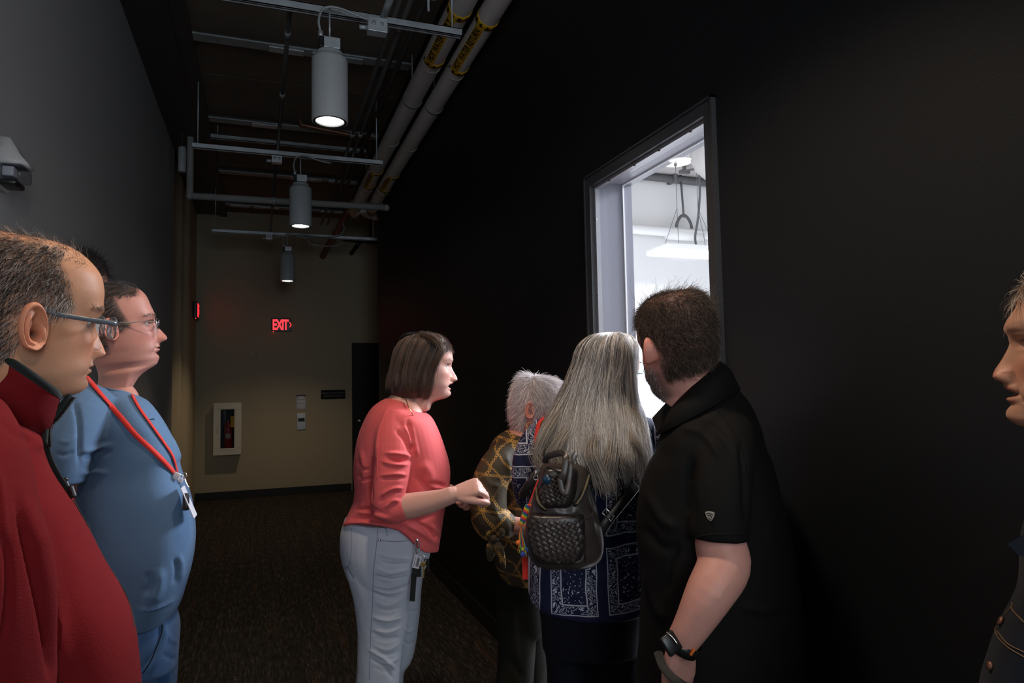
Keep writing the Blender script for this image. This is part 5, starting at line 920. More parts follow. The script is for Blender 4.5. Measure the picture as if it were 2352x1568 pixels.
# ------------------------------------------------------------------ hidden man behind
p0 = Person('person with dark curly hair mostly hidden behind the man in red', (-.60, 2.68))
p0.head(at(170, 658, 2.34), 60, 0, 0, dict(s=1.0, skin=SK, k=5, cols=90, hair_mask=lambda V: smooth01((V[:, 2]-.03)/.02), hair_c=(.02, .015, .012)), at(120, 840, 2.36), .06, 6)
p0.short_hair('hair', lambda V: (smooth01((V[:, 2]-.03)/.02)+(V[:, 1] < 0))*smooth01((V[:, 2]+.07)/.02), 6000, .035, .0005, lambda L: np.stack([.4*np.sign(L[:, 0]), -.3*np.ones(len(L)), -.2*np.ones(len(L))], 1), hairlin((.012, .010, .010), (.06, .05, .045), lambda L: np.full(len(L), .1)), 11, .6, .006, 8, wild=.5)
p0.finish_body()
V, Fc = remesh(*join([loft(sil([(830, 110, 180, .15, 2.42), (860, 85, 215, .26, 2.42), (920, 70, 240, .32, 2.42), (1000, 68, 245, .32, 2.42), (1150, 75, 240, .32, 2.42), (1280, 75, 240, .32, 2.42)])), tube([at(110, 900, 2.3), at(100, 1080, 2.27), at(115, 1250, 2.22)], [.06, .055, .045], 16, 3)]), .012, 4); mk('sweater', V, Fc, 'charcoal', p0.e)
hp = [at(125, 1280, 2.40), at(195, 1280, 2.46)]; legs(p0.e, hp, [(h[0], h[1], 0) for h in hp], .09, .07, .055, 'navy', .016, 'trousers', [loft(sil([(1240, 82, 235, .30, 2.42), (1330, 82, 235, .30, 2.42)]))])
for h in hp: shoe((h[0], h[1], 0), CR*.8+CF*.5, .28, .1, 'shoe', p0.e)
# ------------------------------------------------------------------ small woman with short white hair
SK4 = (.54, .27, .21)
p4 = Person('small white-haired woman in an olive blouse printed with gold chains', (.95, 2.33))
def scalp4(V):
    x, y, z = V.T; ax = np.abs(x); ear = 1-np.exp(-((y+.008)/.018)**2-((z+.022)/.026)**2); return np.clip(smooth01((z-.030-.0*y+.25*np.maximum(0, -y)*4)/.012)+smooth01((-.018-y)/.01)*smooth01((z+.105)/.012)+smooth01((.035-y)/.01)*smooth01((z+.008)/.012), 0, 1)*ear
p4.head((.938, 2.285, 1.412), 104, 16, 0, dict(s=.93, skin=SK4, k=7, cols=130, hair_mask=scalp4, hair_cover=.9, hair_c=(.42, .38, .38), ear_tilt=.25), at(1205, 1010, 2.46), .05)
p4.short_hair('hair', scalp4, 12000, .048, .0005, lambda L: np.stack([.25*np.sign(L[:, 0])*(L[:, 2] > .05)+.0*L[:, 0], np.where(L[:, 2] > .03, .75, -.15)-1.2*smooth01((-.03-L[:, 1])/.03), -.55-.6*smooth01((.06-L[:, 2])/.06)], 1), hairlin((.46, .42, .42), (.74, .71, .72), lambda L: np.full(len(L), .5)), 21, .30, .003, 9, wild=.13)
D4 = 2.50
V, Fc = loft(sil([(985, 1170, 1232, .16, D4), (1000, 1160, 1240, .22, D4), (1030, 1150, 1240, .26, D4)])); p4.add_skin(V, Fc, SK4)
w4 = at(1203, 1208, 2.24); armhand(p4, [at(1128, 1170, 2.28), at(1165, 1202, 2.26), w4], [.036, .031, .026], dict(W=w4, d=nrm(at(1240, 1212, 2.22)-w4), pn=CF, side=1, curl=(.6, .7, .8, .9), thumb=(.5, .4), s=.88), SK4, .004); p4.finish_body()
rows = [(985, 1170, 1225, .16, D4, 2.2, 22), (993, 1155, 1245, .27, D4, 2.2, 14), (1010, 1133, 1262, .34, D4), (1035, 1120, 1270, .37, D4), (1070, 1110, 1275, .38, D4), (1110, 1103, 1276, .38, D4), (1150, 1102, 1275, .37, D4), (1200, 1110, 1272, .37, D4), (1250, 1124, 1270, .37, D4), (1290, 1136, 1268, .38, D4), (1312, 1148, 1266, .38, D4, 2.3, 12)]
sl = tube([at(1176, 1042, 2.37), at(1150, 1062, 2.31), at(1128, 1100, 2.28), at(1120, 1150, 2.27), at(1130, 1188, 2.26), at(1160, 1204, 2.25)], [.050, .060, .060, .064, .060, .046], 22, 4)
bell = tube([at(1122, 1150, 2.27), at(1112, 1190, 2.28), at(1125, 1222, 2.27), at(1136, 1236, 2.26)], [.050, .045, .032, .016], 20, 4)
V, Fc = remesh(*join([loft(sil(rows)), sl, bell]), .0055, 4); V = folds(V, Fc, [([(1160, 1040), (1170, 1080), (1172, 1120)], 6, 6), ([(1180, 1030), (1190, 1080), (1188, 1130)], 6, -5), ([(1100, 1150), (1120, 1175), (1140, 1190)], 5, -6), ([(1128, 1150), (1140, 1180), (1150, 1200)], 5, 5), ([(1160, 1230), (1165, 1270), (1175, 1310)], 6, 6), ([(1175, 1180), (1180, 1240), (1188, 1300)], 6, -5), ([(1110, 1090), (1125, 1110), (1150, 1118)], 5, 4)], .002, 16)
bl4 = mk('blouse', V, Fc, 'chain', p4.e)
kx = at(1135, 1236, 2.22); mk('sleeve_bow', *join([ball(kx, .016, 12), tube([kx, at(1128, 1262, 2.22), at(1124, 1288, 2.23)], [.010, .018, .006], 12, 4, flat=.35, flatdir=CF), tube([kx, at(1146, 1262, 2.21), at(1158, 1305, 2.22)], [.010, .016, .006], 12, 4, flat=.35, flatdir=CF), tube([kx, at(1122, 1225, 2.22), at(1130, 1215, 2.22), kx], [.006, .012, .012, .006], 10, 4), tube([kx, at(1152, 1222, 2.21), at(1146, 1212, 2.22), kx], [.006, .012, .012, .006], 10, 4)]), 'chain', bl4)
pv = sil([(1270, 1132, 1262, .33, D4), (1330, 1138, 1262, .34, D4), (1400, 1140, 1262, .33, D4), (1440, 1142, 1255, .3, D4)]); la = sil([(1400, 1140, 1232, .17, 2.42), (1480, 1142, 1230, .17, 2.42), (1568, 1140, 1225, .17, 2.42), (1680, 1145, 1215, .16, 2.42), (1800, 1150, 1210, .15, 2.42)]); lb = sil([(1400, 1170, 1260, .17, 2.60), (1568, 1172, 1255, .17, 2.60), (1680, 1175, 1245, .16, 2.60), (1740, 1180, 1240, .15, 2.60)])
V, Fc = remesh(*join([loft(pv), loft(la), loft(lb)]), .008, 4); mk('trousers', folds(V, Fc, [([(1180, 1380), (1182, 1450), (1188, 1520)], 7, 6), ([(1160, 1500), (1180, 1530), (1200, 1560)], 8, -6)], .003, 14), Fc, 'olive', p4.e)
for q in (at(1180, 1800, 2.42), at(1210, 1745, 2.60)): shoe((q[0], q[1], 0), nrm(CR*.97-CF*.2), .24, .09, 'shoe', p4.e)
eb_ = at(1216, 978, 2.372); er = tag(mk('earring', *tube([eb_+A([0, 0, .012*math.cos(a)])+CR*.009*math.sin(a)+CF*.0*a for a in np.linspace(.2, 6., 14)], [.0018]*3+[.0026]*8+[.0018]*3, 8, 3), 'gold', base=eb_), 'gold hoop earring on the white-haired woman', 'earring')

# ------------------------------------------------------------------ woman with long grey hair
SK5 = (.60, .33, .27)
p5 = Person('woman seen from behind with long grey hair and a navy bandana print shirt', (.93, 1.80))
p5.head((.972, 1.795, 1.527), 42, 4, 0, dict(s=.96, skin=SK5, ears=False, k=7, cols=130, eye_y=.0665, hair_mask=lambda V: (V[:, 1] < .03)*1.+(V[:, 2] > .055)*1., hair_cover=.9, hair_c=(.3, .28, .27)), at(1392, 965, 2.0), .052); p5.finish_body()
D5 = 2.02
rows = [(938, 1335, 1425, .14, D5), (952, 1290, 1455, .20, D5), (968, 1255, 1482, .25, D5), (990, 1232, 1499, .28, D5), (1020, 1212, 1509, .30, D5), (1060, 1200, 1510, .31, D5), (1110, 1203, 1505, .31, D5), (1160, 1213, 1500, .30, D5), (1210, 1216, 1500, .31, D5), (1270, 1213, 1502, .33, D5), (1320, 1212, 1502, .34, D5), (1360, 1216, 1500, .34, D5, 2.3, 8), (1382, 1235, 1492, .34, D5, 2.3, 8)]
sa = tube([at(1262, 1000, 2.0), at(1232, 1035, 1.98), at(1217, 1085, 1.96), at(1222, 1130, 1.98), at(1240, 1160, 2.06), at(1265, 1165, 2.18)], [.062, .060, .056, .052, .046, .042], 20, 4); sb = tube([at(1478, 1000, 2.02), at(1492, 1060, 2.04), at(1498, 1130, 2.05), at(1490, 1160, 2.15)], [.058, .056, .05, .044], 20, 4)
V, Fc = remesh(*join([loft(sil(rows)), sa, sb]), .0055, 4); V = folds(V, Fc, [([(1205, 1030), (1215, 1080), (1208, 1130)], 5, 5), ([(1480, 980), (1500, 1010), (1505, 1050)], 5, -5), ([(1390, 1180), (1400, 1250), (1395, 1330)], 10, 8), ([(1430, 1170), (1440, 1260), (1430, 1350)], 9, -8), ([(1300, 1320), (1310, 1350), (1330, 1380)], 8, 6), ([(1380, 1340), (1400, 1320), (1450, 1310)], 8, 6)], .003, 14); sh5 = mk('bandana_shirt', V, Fc, 'bandana', p5.e); b5 = bvh(sh5)
wl = at(1262, 1172, 2.2)
pv = sil([(1340, 1232, 1478, .3, D5), (1400, 1240, 1480, .32, D5), (1480, 1246, 1478, .31, D5)]); la = sil([(1440, 1248, 1362, .22, 2.0), (1568, 1258, 1350, .2, 2.0), (1750, 1268, 1340, .17, 2.0), (1980, 1275, 1330, .14, 2.0)]); lb = sil([(1440, 1350, 1480, .22, 2.03), (1568, 1360, 1478, .2, 2.03), (1750, 1375, 1462, .17, 2.03), (1960, 1385, 1440, .14, 2.03)])
V, Fc = remesh(*join([loft(pv), loft(la), loft(lb)]), .008, 4); mk('trousers', folds(V, Fc, [([(1345, 1420), (1350, 1500), (1352, 1568)], 7, -8)], .003, 14), Fc, 'navy', p5.e)
for q in (at(1300, 1970, 2.0), at(1412, 1950, 2.03)): shoe((q[0], q[1], 0), nrm(CF+CR*.4), .25, .09, 'shoe', p5.e)
lh = [(763, 1398, 1412, .01, 2.0), (766, 1384, 1426, .05, 2.0), (773, 1365, 1440, .11, 2.0), (788, 1346, 1449, .16, 2.0), (810, 1334, 1453, .185, 2.0), (845, 1322, 1451, .19, 2.0), (880, 1306, 1449, .19, 1.99), (920, 1284, 1456, .20, 1.98), (960, 1262, 1472, .25, 1.97), (1000, 1244, 1480, .31, 1.96), (1040, 1236, 1486, .34, 1.95), (1080, 1250, 1490, .34, 1.95), (1118, 1262, 1490, .34, 1.95)]
def lit_grey5(th, us, rg):
    a = (np.cos(th)+1)/2; c = A([.19, .15, .11])*(1-a[:, None])+A([.85, .83, .82])*a[:, None]; c = c*rg.uniform(.45, 1.35, (len(th), 1)); w_ = rg.uniform(size=len(th)) < .3; c[w_] = A([.72, .71, .71]); return c*(1+.5*np.sin(th*23+2)*np.sin(th*57))[:, None]  # paler towards image right: room light painted into the strand colour
def cap_rows(rows_, k_, dx=3, th=.012): return [(r[0]+6, r[1]+dx, r[2]-dx, max(.01, r[3]-th), r[4]) for i, r in enumerate(rows_[:k_])]
h5 = mk('hair', *loft(sil(cap_rows(lh, 8, 5, .03), 60)), paint('grey hair mass', (.13, .115, .10), .5, .3, 30, .4, 200, .4), p5.e)
loft_hair('hair_strands', lh, 11000, h5, .00042, lit_grey5, (.0, .10), (.72, .99), (2.9, 6.5), .006, 110, .007, 18, 31, .04, .55)
loft_hair('hair_strands', lh, 2600, h5, .0005, lit_grey5, (.0, .1), (.45, .80), (3.0, 6.6), .007, 50, .012, 16, 32, .06, .4)
for pts, n, jit in (([(1300, 930, 1.93), (1262, 985, 1.84), (1240, 1030, 1.83), (1236, 1050, 1.83), (1250, 1075, 1.82)], 260, .010), ([(1330, 960, 1.91), (1290, 1010, 1.81), (1275, 1040, 1.80), (1285, 1062, 1.79)], 260, .012), ([(1410, 960, 1.915), (1405, 1040, 1.78), (1395, 1090, 1.78), (1402, 1124, 1.78)], 300, .013), ([(1385, 960, 1.915), (1360, 1030, 1.78), (1375, 1080, 1.77), (1385, 1110, 1.77)], 300, .013), ([(1440, 950, 1.915), (1452, 1010, 1.83), (1468, 1050, 1.83), (1474, 1080, 1.84)], 200, .012), ([(1455, 930, 1.90), (1470, 990, 1.88), (1482, 1040, 1.88), (1490, 1070, 1.9)], 120, .010), ([(1420, 970, 1.91), (1428, 1050, 1.80), (1440, 1085, 1.81), (1446, 1100, 1.82)], 160, .012)):
    fringe_pts(pts, n, 0, .0004, 0, int(pts[0][0]), (.34, .29, .24), 'hair_lock', h5, jit)
fringe_pts([(1422, 768, 1.93), (1441, 800, 1.90), (1448, 840, 1.90), (1450, 880, 1.90), (1456, 930, 1.90)], 420, 0, .0004, 0, 77, (.42, .41, .41), 'hair_lock', h5, .007)
def W5(p): return p5.pos+(A(p)*p5.s)@p5.M
g5 = []; Dg = 2.08
a_ = np.linspace(0, 2*np.pi, 24, endpoint=False); f_ = lambda v: np.sign(v)*np.abs(v)**(2/3.2); rim = [at(1469.5+9.5*f_(math.cos(t_)), 845+13.5*f_(math.sin(t_)), Dg) for t_ in a_]
g = mk('glasses', *join([tube(rim+rim[:1], .0009, 8, 1, caps=False), tube([at(1436, 841, 1.93), at(1455, 838, 1.98), at(1468, 835, 2.04), at(1478, 833, 2.08)], .0011, 8, 3)]), 'chrome', p5.e); mk('lens', *loft([A(rim), A(rim)+CF*.0015]), glass('bluish spectacle lens', .9, (.70, .88, .95)), g)

# ------------------------------------------------------------------ backpack
MT['old_brass'] = paint('dull brass zip', (.22, .15, .07), .4, .2, 30, 0, metal=.8)
bp = empty('backpack', at(1300, 1300, 1.80), 'worn brown grey leather backpack with woven panels on the long-haired woman', 'backpack')
DB = 1.80
main = [(1062, 1262, 1335, .05, DB), (1068, 1248, 1346, .10, DB), (1085, 1238, 1352, .13, DB), (1115, 1228, 1358, .145, DB), (1150, 1218, 1366, .15, DB), (1190, 1210, 1376, .155, DB), (1225, 1208, 1384, .155, DB), (1260, 1211, 1386, .15, DB), (1285, 1222, 1376, .13, DB), (1298, 1240, 1352, .09, DB), (1302, 1262, 1330, .04, DB)]
V, Fc = remesh(*loft(sil([(*r, 2.8) for r in main], 52)), .0042, 4); V = folds(V, Fc, [([(1352, 1095), (1366, 1150), (1376, 1230)], 6, -4), ([(1265, 1170), (1300, 1180), (1330, 1172)], 8, 5)], .003, 26); bag = mk('bag_body', V, Fc, 'leather', bp); bb = bvh(bag)
# top compartment with woven face, lower woven pocket
def pocket(name, rows_, th, D, mat): V, Fc = remesh(*loft(sil([(*r, th*t_, D, 3.) for r, t_ in rows_], 48)), .004, 3); return mk(name, folds(V, Fc, [], .0015, 30), Fc, mat, bp)
pk = pocket('lower_pocket', [((1178, 1222, 1338), .5), ((1184, 1214, 1342), .9), ((1210, 1211, 1345), 1.), ((1250, 1214, 1345), 1.), ((1280, 1224, 1340), .85), ((1294, 1245, 1325), .5)], .07, DB-.065, 'leather_dark'); bk = bvh(pk)
pu = pocket('upper_pocket', [((1072, 1256, 1318), .5), ((1082, 1246, 1326), .9), ((1110, 1240, 1326), 1.), ((1140, 1236, 1322), 1.), ((1158, 1240, 1315), .9), ((1166, 1252, 1305), .5)], .06, DB-.06, 'leather_dark'); bu = bvh(pu)
def weave(t_, poly, step, name, par):
    poly = A(poly, float); ts = []; lo, hi = poly.min(0), poly.max(0)
    def inside(x, y):
        c = False; j = len(poly)-1
        for i in range(len(poly)):
            if (poly[i, 1] > y) != (poly[j, 1] > y) and x < (poly[j, 0]-poly[i, 0])*(y-poly[i, 1])/(poly[j, 1]-poly[i, 1])+poly[i, 0]: c = not c
            j = i
        return c
    u, v_ = A([.86, .51]), A([-.51, .86]); n_ = int(max(hi-lo)/step)+3; c = (lo+hi)/2
    for i in range(-n_, n_):
        for j in range(-n_, n_):
            x, y = c+u*i*step+v_*j*step
            if not inside(x, y): continue
            h, nn = hit(t_, x, y, .0005, DB); a, b = (u, v_) if (i+j) % 2 else (v_, u); e1 = at(x+a[0], y+a[1], 1.73)-at(x, y, 1.73); e1 = nrm(e1-nn*(e1@nn)); e2 = np.cross(nn, e1); L_ = step*1.73/F
            g_ = []
            for s_, hh in ((-.62, -.0006), (-.3, .0016), (0, .0024), (.3, .0016), (.62, -.0006)): g_.append(np.stack([h+e1*L_*s_+e2*L_*q_+nn*(hh*(1-.35*abs(q_)*2)) for q_ in (-.45, 0, .45)]))
            V_ = np.concatenate(g_); ts.append((V_, [(r*3+q_, r*3+q_+1, r*3+q_+4, r*3+q_+3) for r in range(4) for q_ in range(2)]))
    o = mk(name, *join(ts), 'leather', par); o['kind'] = 'stuff'; return o
weave(bk, [(1216, 1192), (1335, 1198), (1338, 1260), (1322, 1290), (1248, 1290), (1222, 1272), (1214, 1235)], 9.5, 'woven_panel', pk)
weave(bu, [(1248, 1092), (1292, 1088), (1310, 1120), (1306, 1150), (1288, 1160), (1246, 1156), (1240, 1125)], 8., 'woven_panel', pu)
L, N_ = hitline(bb, [(1352, 1088), (1345, 1110), (1334, 1140), (1318, 1162), (1290, 1172), (1255, 1168), (1236, 1150), (1232, 1120)], .003, 8, DB); Lz, _n = [], 0
for x, y in catmull(A([(1350, 1090), (1342, 1118), (1330, 1145), (1312, 1164), (1285, 1170), (1255, 1166), (1238, 1150), (1234, 1120)], float), 8):
    h, nn = hit(bu, x, y, .003, DB) if 1236 < x < 1318 else hit(bb, x, y, .004, DB); Lz.append(h)
mk('zip_tape', *tube(Lz, .0062, 10, 1, flat=.5), 'ink', bag); o = mk('zip_teeth', *join([slab(p-nrm(ray(1290, 1150))*.005, CR, UP, .0040, .0014, .002, 0) for p in catmull(A(Lz)[::2], 5)]), 'old_brass', bag, smooth=False); o['kind'] = 'stuff'
for pts, rr, nm in (([(1252, 1062, 1.74), (1258, 1048, 1.72), (1290, 1040, 1.70), (1300, 1052, 1.68), (1296, 1085, 1.67), (1290, 1102, 1.67)], .0085, 'top_handle'), ([(1322, 1042, 1.72), (1312, 1062, 1.69), (1308, 1095, 1.68), (1302, 1130, 1.665), (1292, 1128, 1.665), (1286, 1100, 1.67)], .0070, 'top_handle')):
    mk(nm, *tube([at(*q) for q in pts], rr, 12, 5, flat=.25, flatdir=CF), 'leather', bp)
mk('shoulder_strap', *tube([at(1240, 1078, 1.78), at(1222, 1105, 1.78), at(1206, 1125, 1.82), at(1200, 1140, 1.9)], .012, 12, 4, flat=.3, flatdir=CF), 'leather', bp)
mk('shoulder_strap', *tube([at(1378, 1225, 1.80), at(1392, 1200, 1.80), at(1416, 1170, 1.81), at(1445, 1135, 1.83), at(1462, 1115, 1.86)], .014, 12, 4, flat=.3, flatdir=CF), 'leather_dark', bp)
bu_ = at(1396, 1188, 1.785); mk('strap_buckle', *tube([bu_+CR*dx_+UP*dz_ for dx_, dz_ in ((-.014, .012), (.008, -.010), (.016, .002), (-.004, .024), (-.014, .012))], .0018, 8, 1), 'chrome', bp)
mk('side_piping', *tube([hit(bb, x, y, .001, DB)[0] for x, y in catmull(A([(1352, 1160), (1360, 1180), (1350, 1190), (1338, 1200), (1340, 1250), (1344, 1288)], float), 5)], .0022, 8, 1), 'leather_dark', bag)
h, nn = hit(bu, 1257, 1101, .002, DB); 
def disc(c, n_, r_, t_, k_=24): n_ = nrm(n_); return cyl(c, A(c)+n_*t_, r_, k_)
mk('round_badge', *disc(h, nn, .011, .004), paint('blue enamel badge', (.012, .05, .10), .3, .3, 300, 0, spec=.5), bp)
h, nn = hit(bb, 1236, 1098, .006, DB); mk('snap_ring', *tube([h+CR*.006*math.cos(a)+UP*.006*math.sin(a) for a in np.linspace(0, 6.3, 10)]+[], .0014, 8, 2), 'chrome', bp); mk('metal_clasp', *tube([h+UP*.006, h+UP*.016], .003, 8, 1), 'chrome', bp)
h0 = at(1236, 1102, 1.70); ch = empty('braided_keychain', h0, 'red cord with rainbow braided tassel hanging from the leather backpack', 'keychain')
mk('red_cord', *tube([h0, at(1229, 1120, 1.695), at(1214, 1160, 1.69)], .0017, 8, 3), 'red_strap', ch)
RB = [('orange', (.75, .16, .02)), ('yellow', (.55, .45, .05)), ('green', (.05, .22, .05)), ('blue', (.03, .06, .30)), ('red', (.6, .03, .02))]
for i, (nm, c) in enumerate(RB): MT['cord_'+nm] = cloth(nm+' cord', c, .7, .1, 900, .2)
cA, cB = at(1213, 1160, 1.69), at(1199, 1200, 1.69)
for i, (nm, c) in enumerate(RB): mk('braid_strand', *tube([cA+(cB-cA)*t_+CR*.0055*math.cos(t_*16+i*1.257)+CF*.0045*math.sin(t_*16+i*1.257) for t_ in np.linspace(0, 1, 26)], .0030, 8, 1), 'cord_'+nm, ch)
mk('knot', *ball(at(1198, 1204, 1.69), .0065, 12, (1, 1, .7)), 'cord_orange', ch)
for i in range(9): nm, c = RB[i % 5]; x = 1192+i*2.2; mk('tassel_cord', *tube([at(1198, 1206, 1.69), at(1197+(i-4)*.9, 1225, 1.69), at(x, 1252+(i % 3)*6, 1.69), at(x+(i-4)*.8, 1264+(i % 4)*5, 1.69)], .0012, 6, 3), 'cord_'+nm, ch)
mk('tassel_knot', *ball(at(1190, 1246, 1.69), .006, 10), 'cord_orange', ch)
for i in range(4): mk('tassel_knot', *ball(at(1196+i*4.5, 1258+(i % 2)*3, 1.69), .004, 10), 'cord_'+('green', 'yellow', 'green', 'blue')[i], ch)
mk('bead', *ball(at(1201, 1272, 1.69), .007, 12), 'cord_blue', ch)
q = at(1206, 1300, 1.98); tag(mk('red_strap_end', *slab(q, CR, UP+CR*.1, .016, .075, .002, .0006), 'red_strap', base=q, smooth=False), 'red fabric strap end hanging below the rainbow tassel', 'strap')
L, N_ = hitline(b5, [(1251, 962), (1240, 975), (1234, 1000), (1233, 1020)], .006, 6, 2.); o = mk('red_lanyard_strap', *strand_flat(L, .013, N_, .0012), 'red_strap', base=L[0]); tag(o, 'orange red lanyard strap on the long-haired woman\'s left shoulder', 'lanyard')

# ------------------------------------------------------------------ man in the black shirt
SK6 = (.64, .32, .265)
p6 = Person('man seen from behind in a black short-sleeved shirt, leaning towards the bright opening', (1.02, 1.30))
def scalp6(V):
    x, y, z = V.T; ax = np.abs(x); ear = 1-np.exp(-((y+.014)/.022)**2-((z+.016)/.030)**2); top = 1-.9*np.exp(-((y+.035)/.040)**2-((x)/.040)**2)*(z > .06); return np.clip(smooth01((z-.05)/.02)*smooth01((.08-y)/.01)+smooth01((.045-y)/.012)*smooth01((z+.0)/.012)+smooth01((-.012-y)/.012)*smooth01((z+.066-.25*x)/.014), 0, 1)*ear*top
p6.head((.926, 1.387, 1.588), -26, 2, 8, dict(s=1.01, skin=SK6, k=8, cols=150, eye_y=.0655, hair_mask=scalp6, hair_cover=.75, hair_c=(.035, .022, .014), stubble=(.75, (.13, .11, .10)), ear_out=.85), at(1622, 935, 1.62), .064, flare=.05)
def fl6(L): return np.stack([.35*np.sin(L[:, 2]*60)+.2, -.5*np.ones(len(L)), -.7*np.ones(len(L))], 1)
p6.short_hair('hair', scalp6, 15000, .022, .00036, fl6, hairlin((.038, .023, .014), (.15, .10, .07), lambda L: np.full(len(L), .15)), 41, .34, .003, 7, wild=.3)
p6.short_hair('hair', lambda V: (V[:, 2] > .07)*1., 350, .030, .0003, lambda L: np.stack([.5*np.ones(len(L)), -.2*np.ones(len(L)), .2*np.ones(len(L))], 1), hairlin((.09, .055, .035), (.2, .14, .1), lambda L: np.full(len(L), .2)), 42, .9, .005, 7, wild=.6)
p6.short_hair('beard', lambda V: smooth01((-.035-V[:, 2])/.02)*smooth01((V[:, 1]-.0)/.02)*(V[:, 2] > -.125), 5500, .010, .0003, lambda L: np.stack([np.zeros(len(L)), .3*np.ones(len(L)), -1*np.ones(len(L))], 1), hairlin((.07, .055, .045), (.42, .39, .36), lambda L: np.full(len(L), .5)), 43, .5, .001, 4)
wr = at(1562, 1480, 1.40); armhand(p6, [at(1652, 1200, 1.45), at(1655, 1250, 1.44), at(1662, 1300, 1.42), at(1628, 1365, 1.39), at(1590, 1435, 1.39), wr], [.050, .053, .054, .0475, .037, .031], dict(W=wr, d=nrm(at(1558, 1560, 1.43)-wr), pn=nrm(CF-CR*.5), side=1, curl=(.15, .15, .2, .2), thumb=(.35, .2), s=1.1), SK6, .004)
p6.finish_body()
D6 = 1.68
rows = [(960, 1572, 1668, .20, D6, 2.2, -85), (972, 1546, 1692, .32, D6, 2.2, -80), (985, 1524, 1722, .40, D6, 2.3, -58), (1005, 1513, 1747, .44, D6, 2.3, -26), (1030, 1508, 1761, .46, D6), (1060, 1492, 1774, .46, D6), (1110, 1474, 1787, .46, D6), (1160, 1465, 1799, .47, D6), (1210, 1464, 1811, .48, D6), (1260, 1468, 1823, .48, D6), (1320, 1474, 1835, .48, D6), (1400, 1473, 1845, .48, D6), (1470, 1467, 1850, .47, D6), (1530, 1462, 1852, .46, D6, 2.3, 40)]
sl = tube([at(1650, 965, 1.60), at(1662, 1000, 1.54), at(1662, 1050, 1.49), at(1656, 1130, 1.455), at(1653, 1200, 1.44), at(1653, 1238, 1.435)], [.055, .066, .068, .065, .062, .060], 26, 4, dome=False)
V, Fc = remesh(*join([loft(sil(rows, 56)), sl]), .0048, 4)
V = folds(V, Fc, [([(1600, 960), (1650, 990), (1690, 1050)], 9, -6), ([(1560, 980), (1620, 1000), (1660, 1060)], 10, 6), ([(1590, 1040), (1585, 1120), (1595, 1210)], 10, -10), ([(1700, 1010), (1712, 1100), (1712, 1200)], 7, -9), ([(1480, 1120), (1520, 1190), (1560, 1215)], 12, 7), ([(1470, 1200), (1510, 1250), (1560, 1265)], 12, -6), ([(1480, 1300), (1500, 1380), (1530, 1430)], 12, 7), ([(1740, 1040), (1760, 1150), (1770, 1300)], 14, 5), ([(1700, 1390), (1750, 1400), (1800, 1390)], 12, 6), ([(1560, 1240), (1540, 1300), (1530, 1370)], 12, -7)], .0025, 12)
s6 = mk('shirt', V, Fc, 'blackshirt', p6.e); b6 = bvh(s6)
c0 = ring_px(985, 1545, 1692, .235, D6-.04, 2.2, -100, 64); c1 = ring_px(938, 1540, 1657, .185, D6-.04, 2.2, -108, 64); c2 = ring_px(955, 1525, 1676, .22, D6-.04, 2.2, -105, 64); c3 = ring_px(998, 1508, 1698, .28, D6-.04, 2.2, -104, 64)
co = mk('collar', *loft([c0, c1, c1+A([0, 0, .002]), c2, c3], False), 'blackshirt', s6); s_ = co.modifiers.new('s', 'SOLIDIFY'); s_.thickness = .003
tip = [at(1512, 945, 1.62), at(1500, 958, 1.60), at(1520, 985, 1.58), at(1548, 930, 1.55)]; mk('collar_tip', *loft([A([at(1530, 925, 1.60), at(1498, 960, 1.61), at(1512, 1000, 1.58), at(1560, 950, 1.54)]), A([at(1530, 925, 1.60), at(1498, 960, 1.61), at(1512, 1000, 1.58), at(1560, 950, 1.54)])+CF*.004]), 'blackshirt', s6, smooth=False)
L, N_ = hitline(b6, [(1592, 1236), (1620, 1229), (1660, 1226), (1712, 1226)], .0004, 8, 1.45); mk('sleeve_hem', *tube(L, .0022, 8, 1), 'blackshirt', s6)
L, N_ = hitline(b6, [(1640, 935), (1675, 975), (1708, 1040), (1716, 1110)], .0004, 8, 1.5); mk('shoulder_seam', *tube(L, .0015, 8, 1), 'blackshirt', s6)
h, nn = hit(b6, 1631, 1185, .0015, 1.43); ex = nrm(np.cross(UP, nn)); ex = ex if ex@CR > 0 else -ex; ey = np.cross(nn, ex); sh = A([(-.0098, .0075), (-.006, .0092), (0, .0098), (.006, .0092), (.0098, .0075), (.0088, 0), (.0055, -.006), (.002, -.0098), (-.003, -.0075), (-.007, -.002)])
r0 = h+np.outer(sh[:, 0], ex)+np.outer(sh[:, 1], ey); emb = mk('shield_emblem', *loft([r0, r0+nn*.001, (r0-h)*.75+h+nn*.0016]), paint('silver thread emblem', (.30, .27, .23), .5, .3, 900, .3, 700), s6, smooth=False); mk('emblem_relief', *join([tube([h+ex*a+ey*b+nn*.002 for a, b in pts], .0007, 6, 2) for pts in (((-.006, .005), (0, .006), (.006, .003)), ((-.004, .001), (.002, .002), (.004, -.003)), ((-.002, -.003), (.001, -.006), (.003, -.007)))]), 'blackshirt', emb)
pv = sil([(1440, 1480, 1835, .36, D6), (1500, 1482, 1840, .37, D6), (1600, 1490, 1840, .38, D6), (1680, 1500, 1830, .36, D6)]); la = sil([(1620, 1492, 1680, .23, 1.58), (1760, 1510, 1665, .2, 1.58), (1950, 1530, 1650, .18, 1.58), (2200, 1545, 1635, .15, 1.58)]); lb = sil([(1620, 1640, 1838, .23, 1.72), (1760, 1660, 1830, .2, 1.72), (1950, 1680, 1815, .18, 1.72), (2080, 1690, 1800, .15, 1.72)])
V, Fc = remesh(*join([loft(pv), loft(la), loft(lb)]), .008, 4); tr = mk('trousers', V, Fc, 'khaki', p6.e)
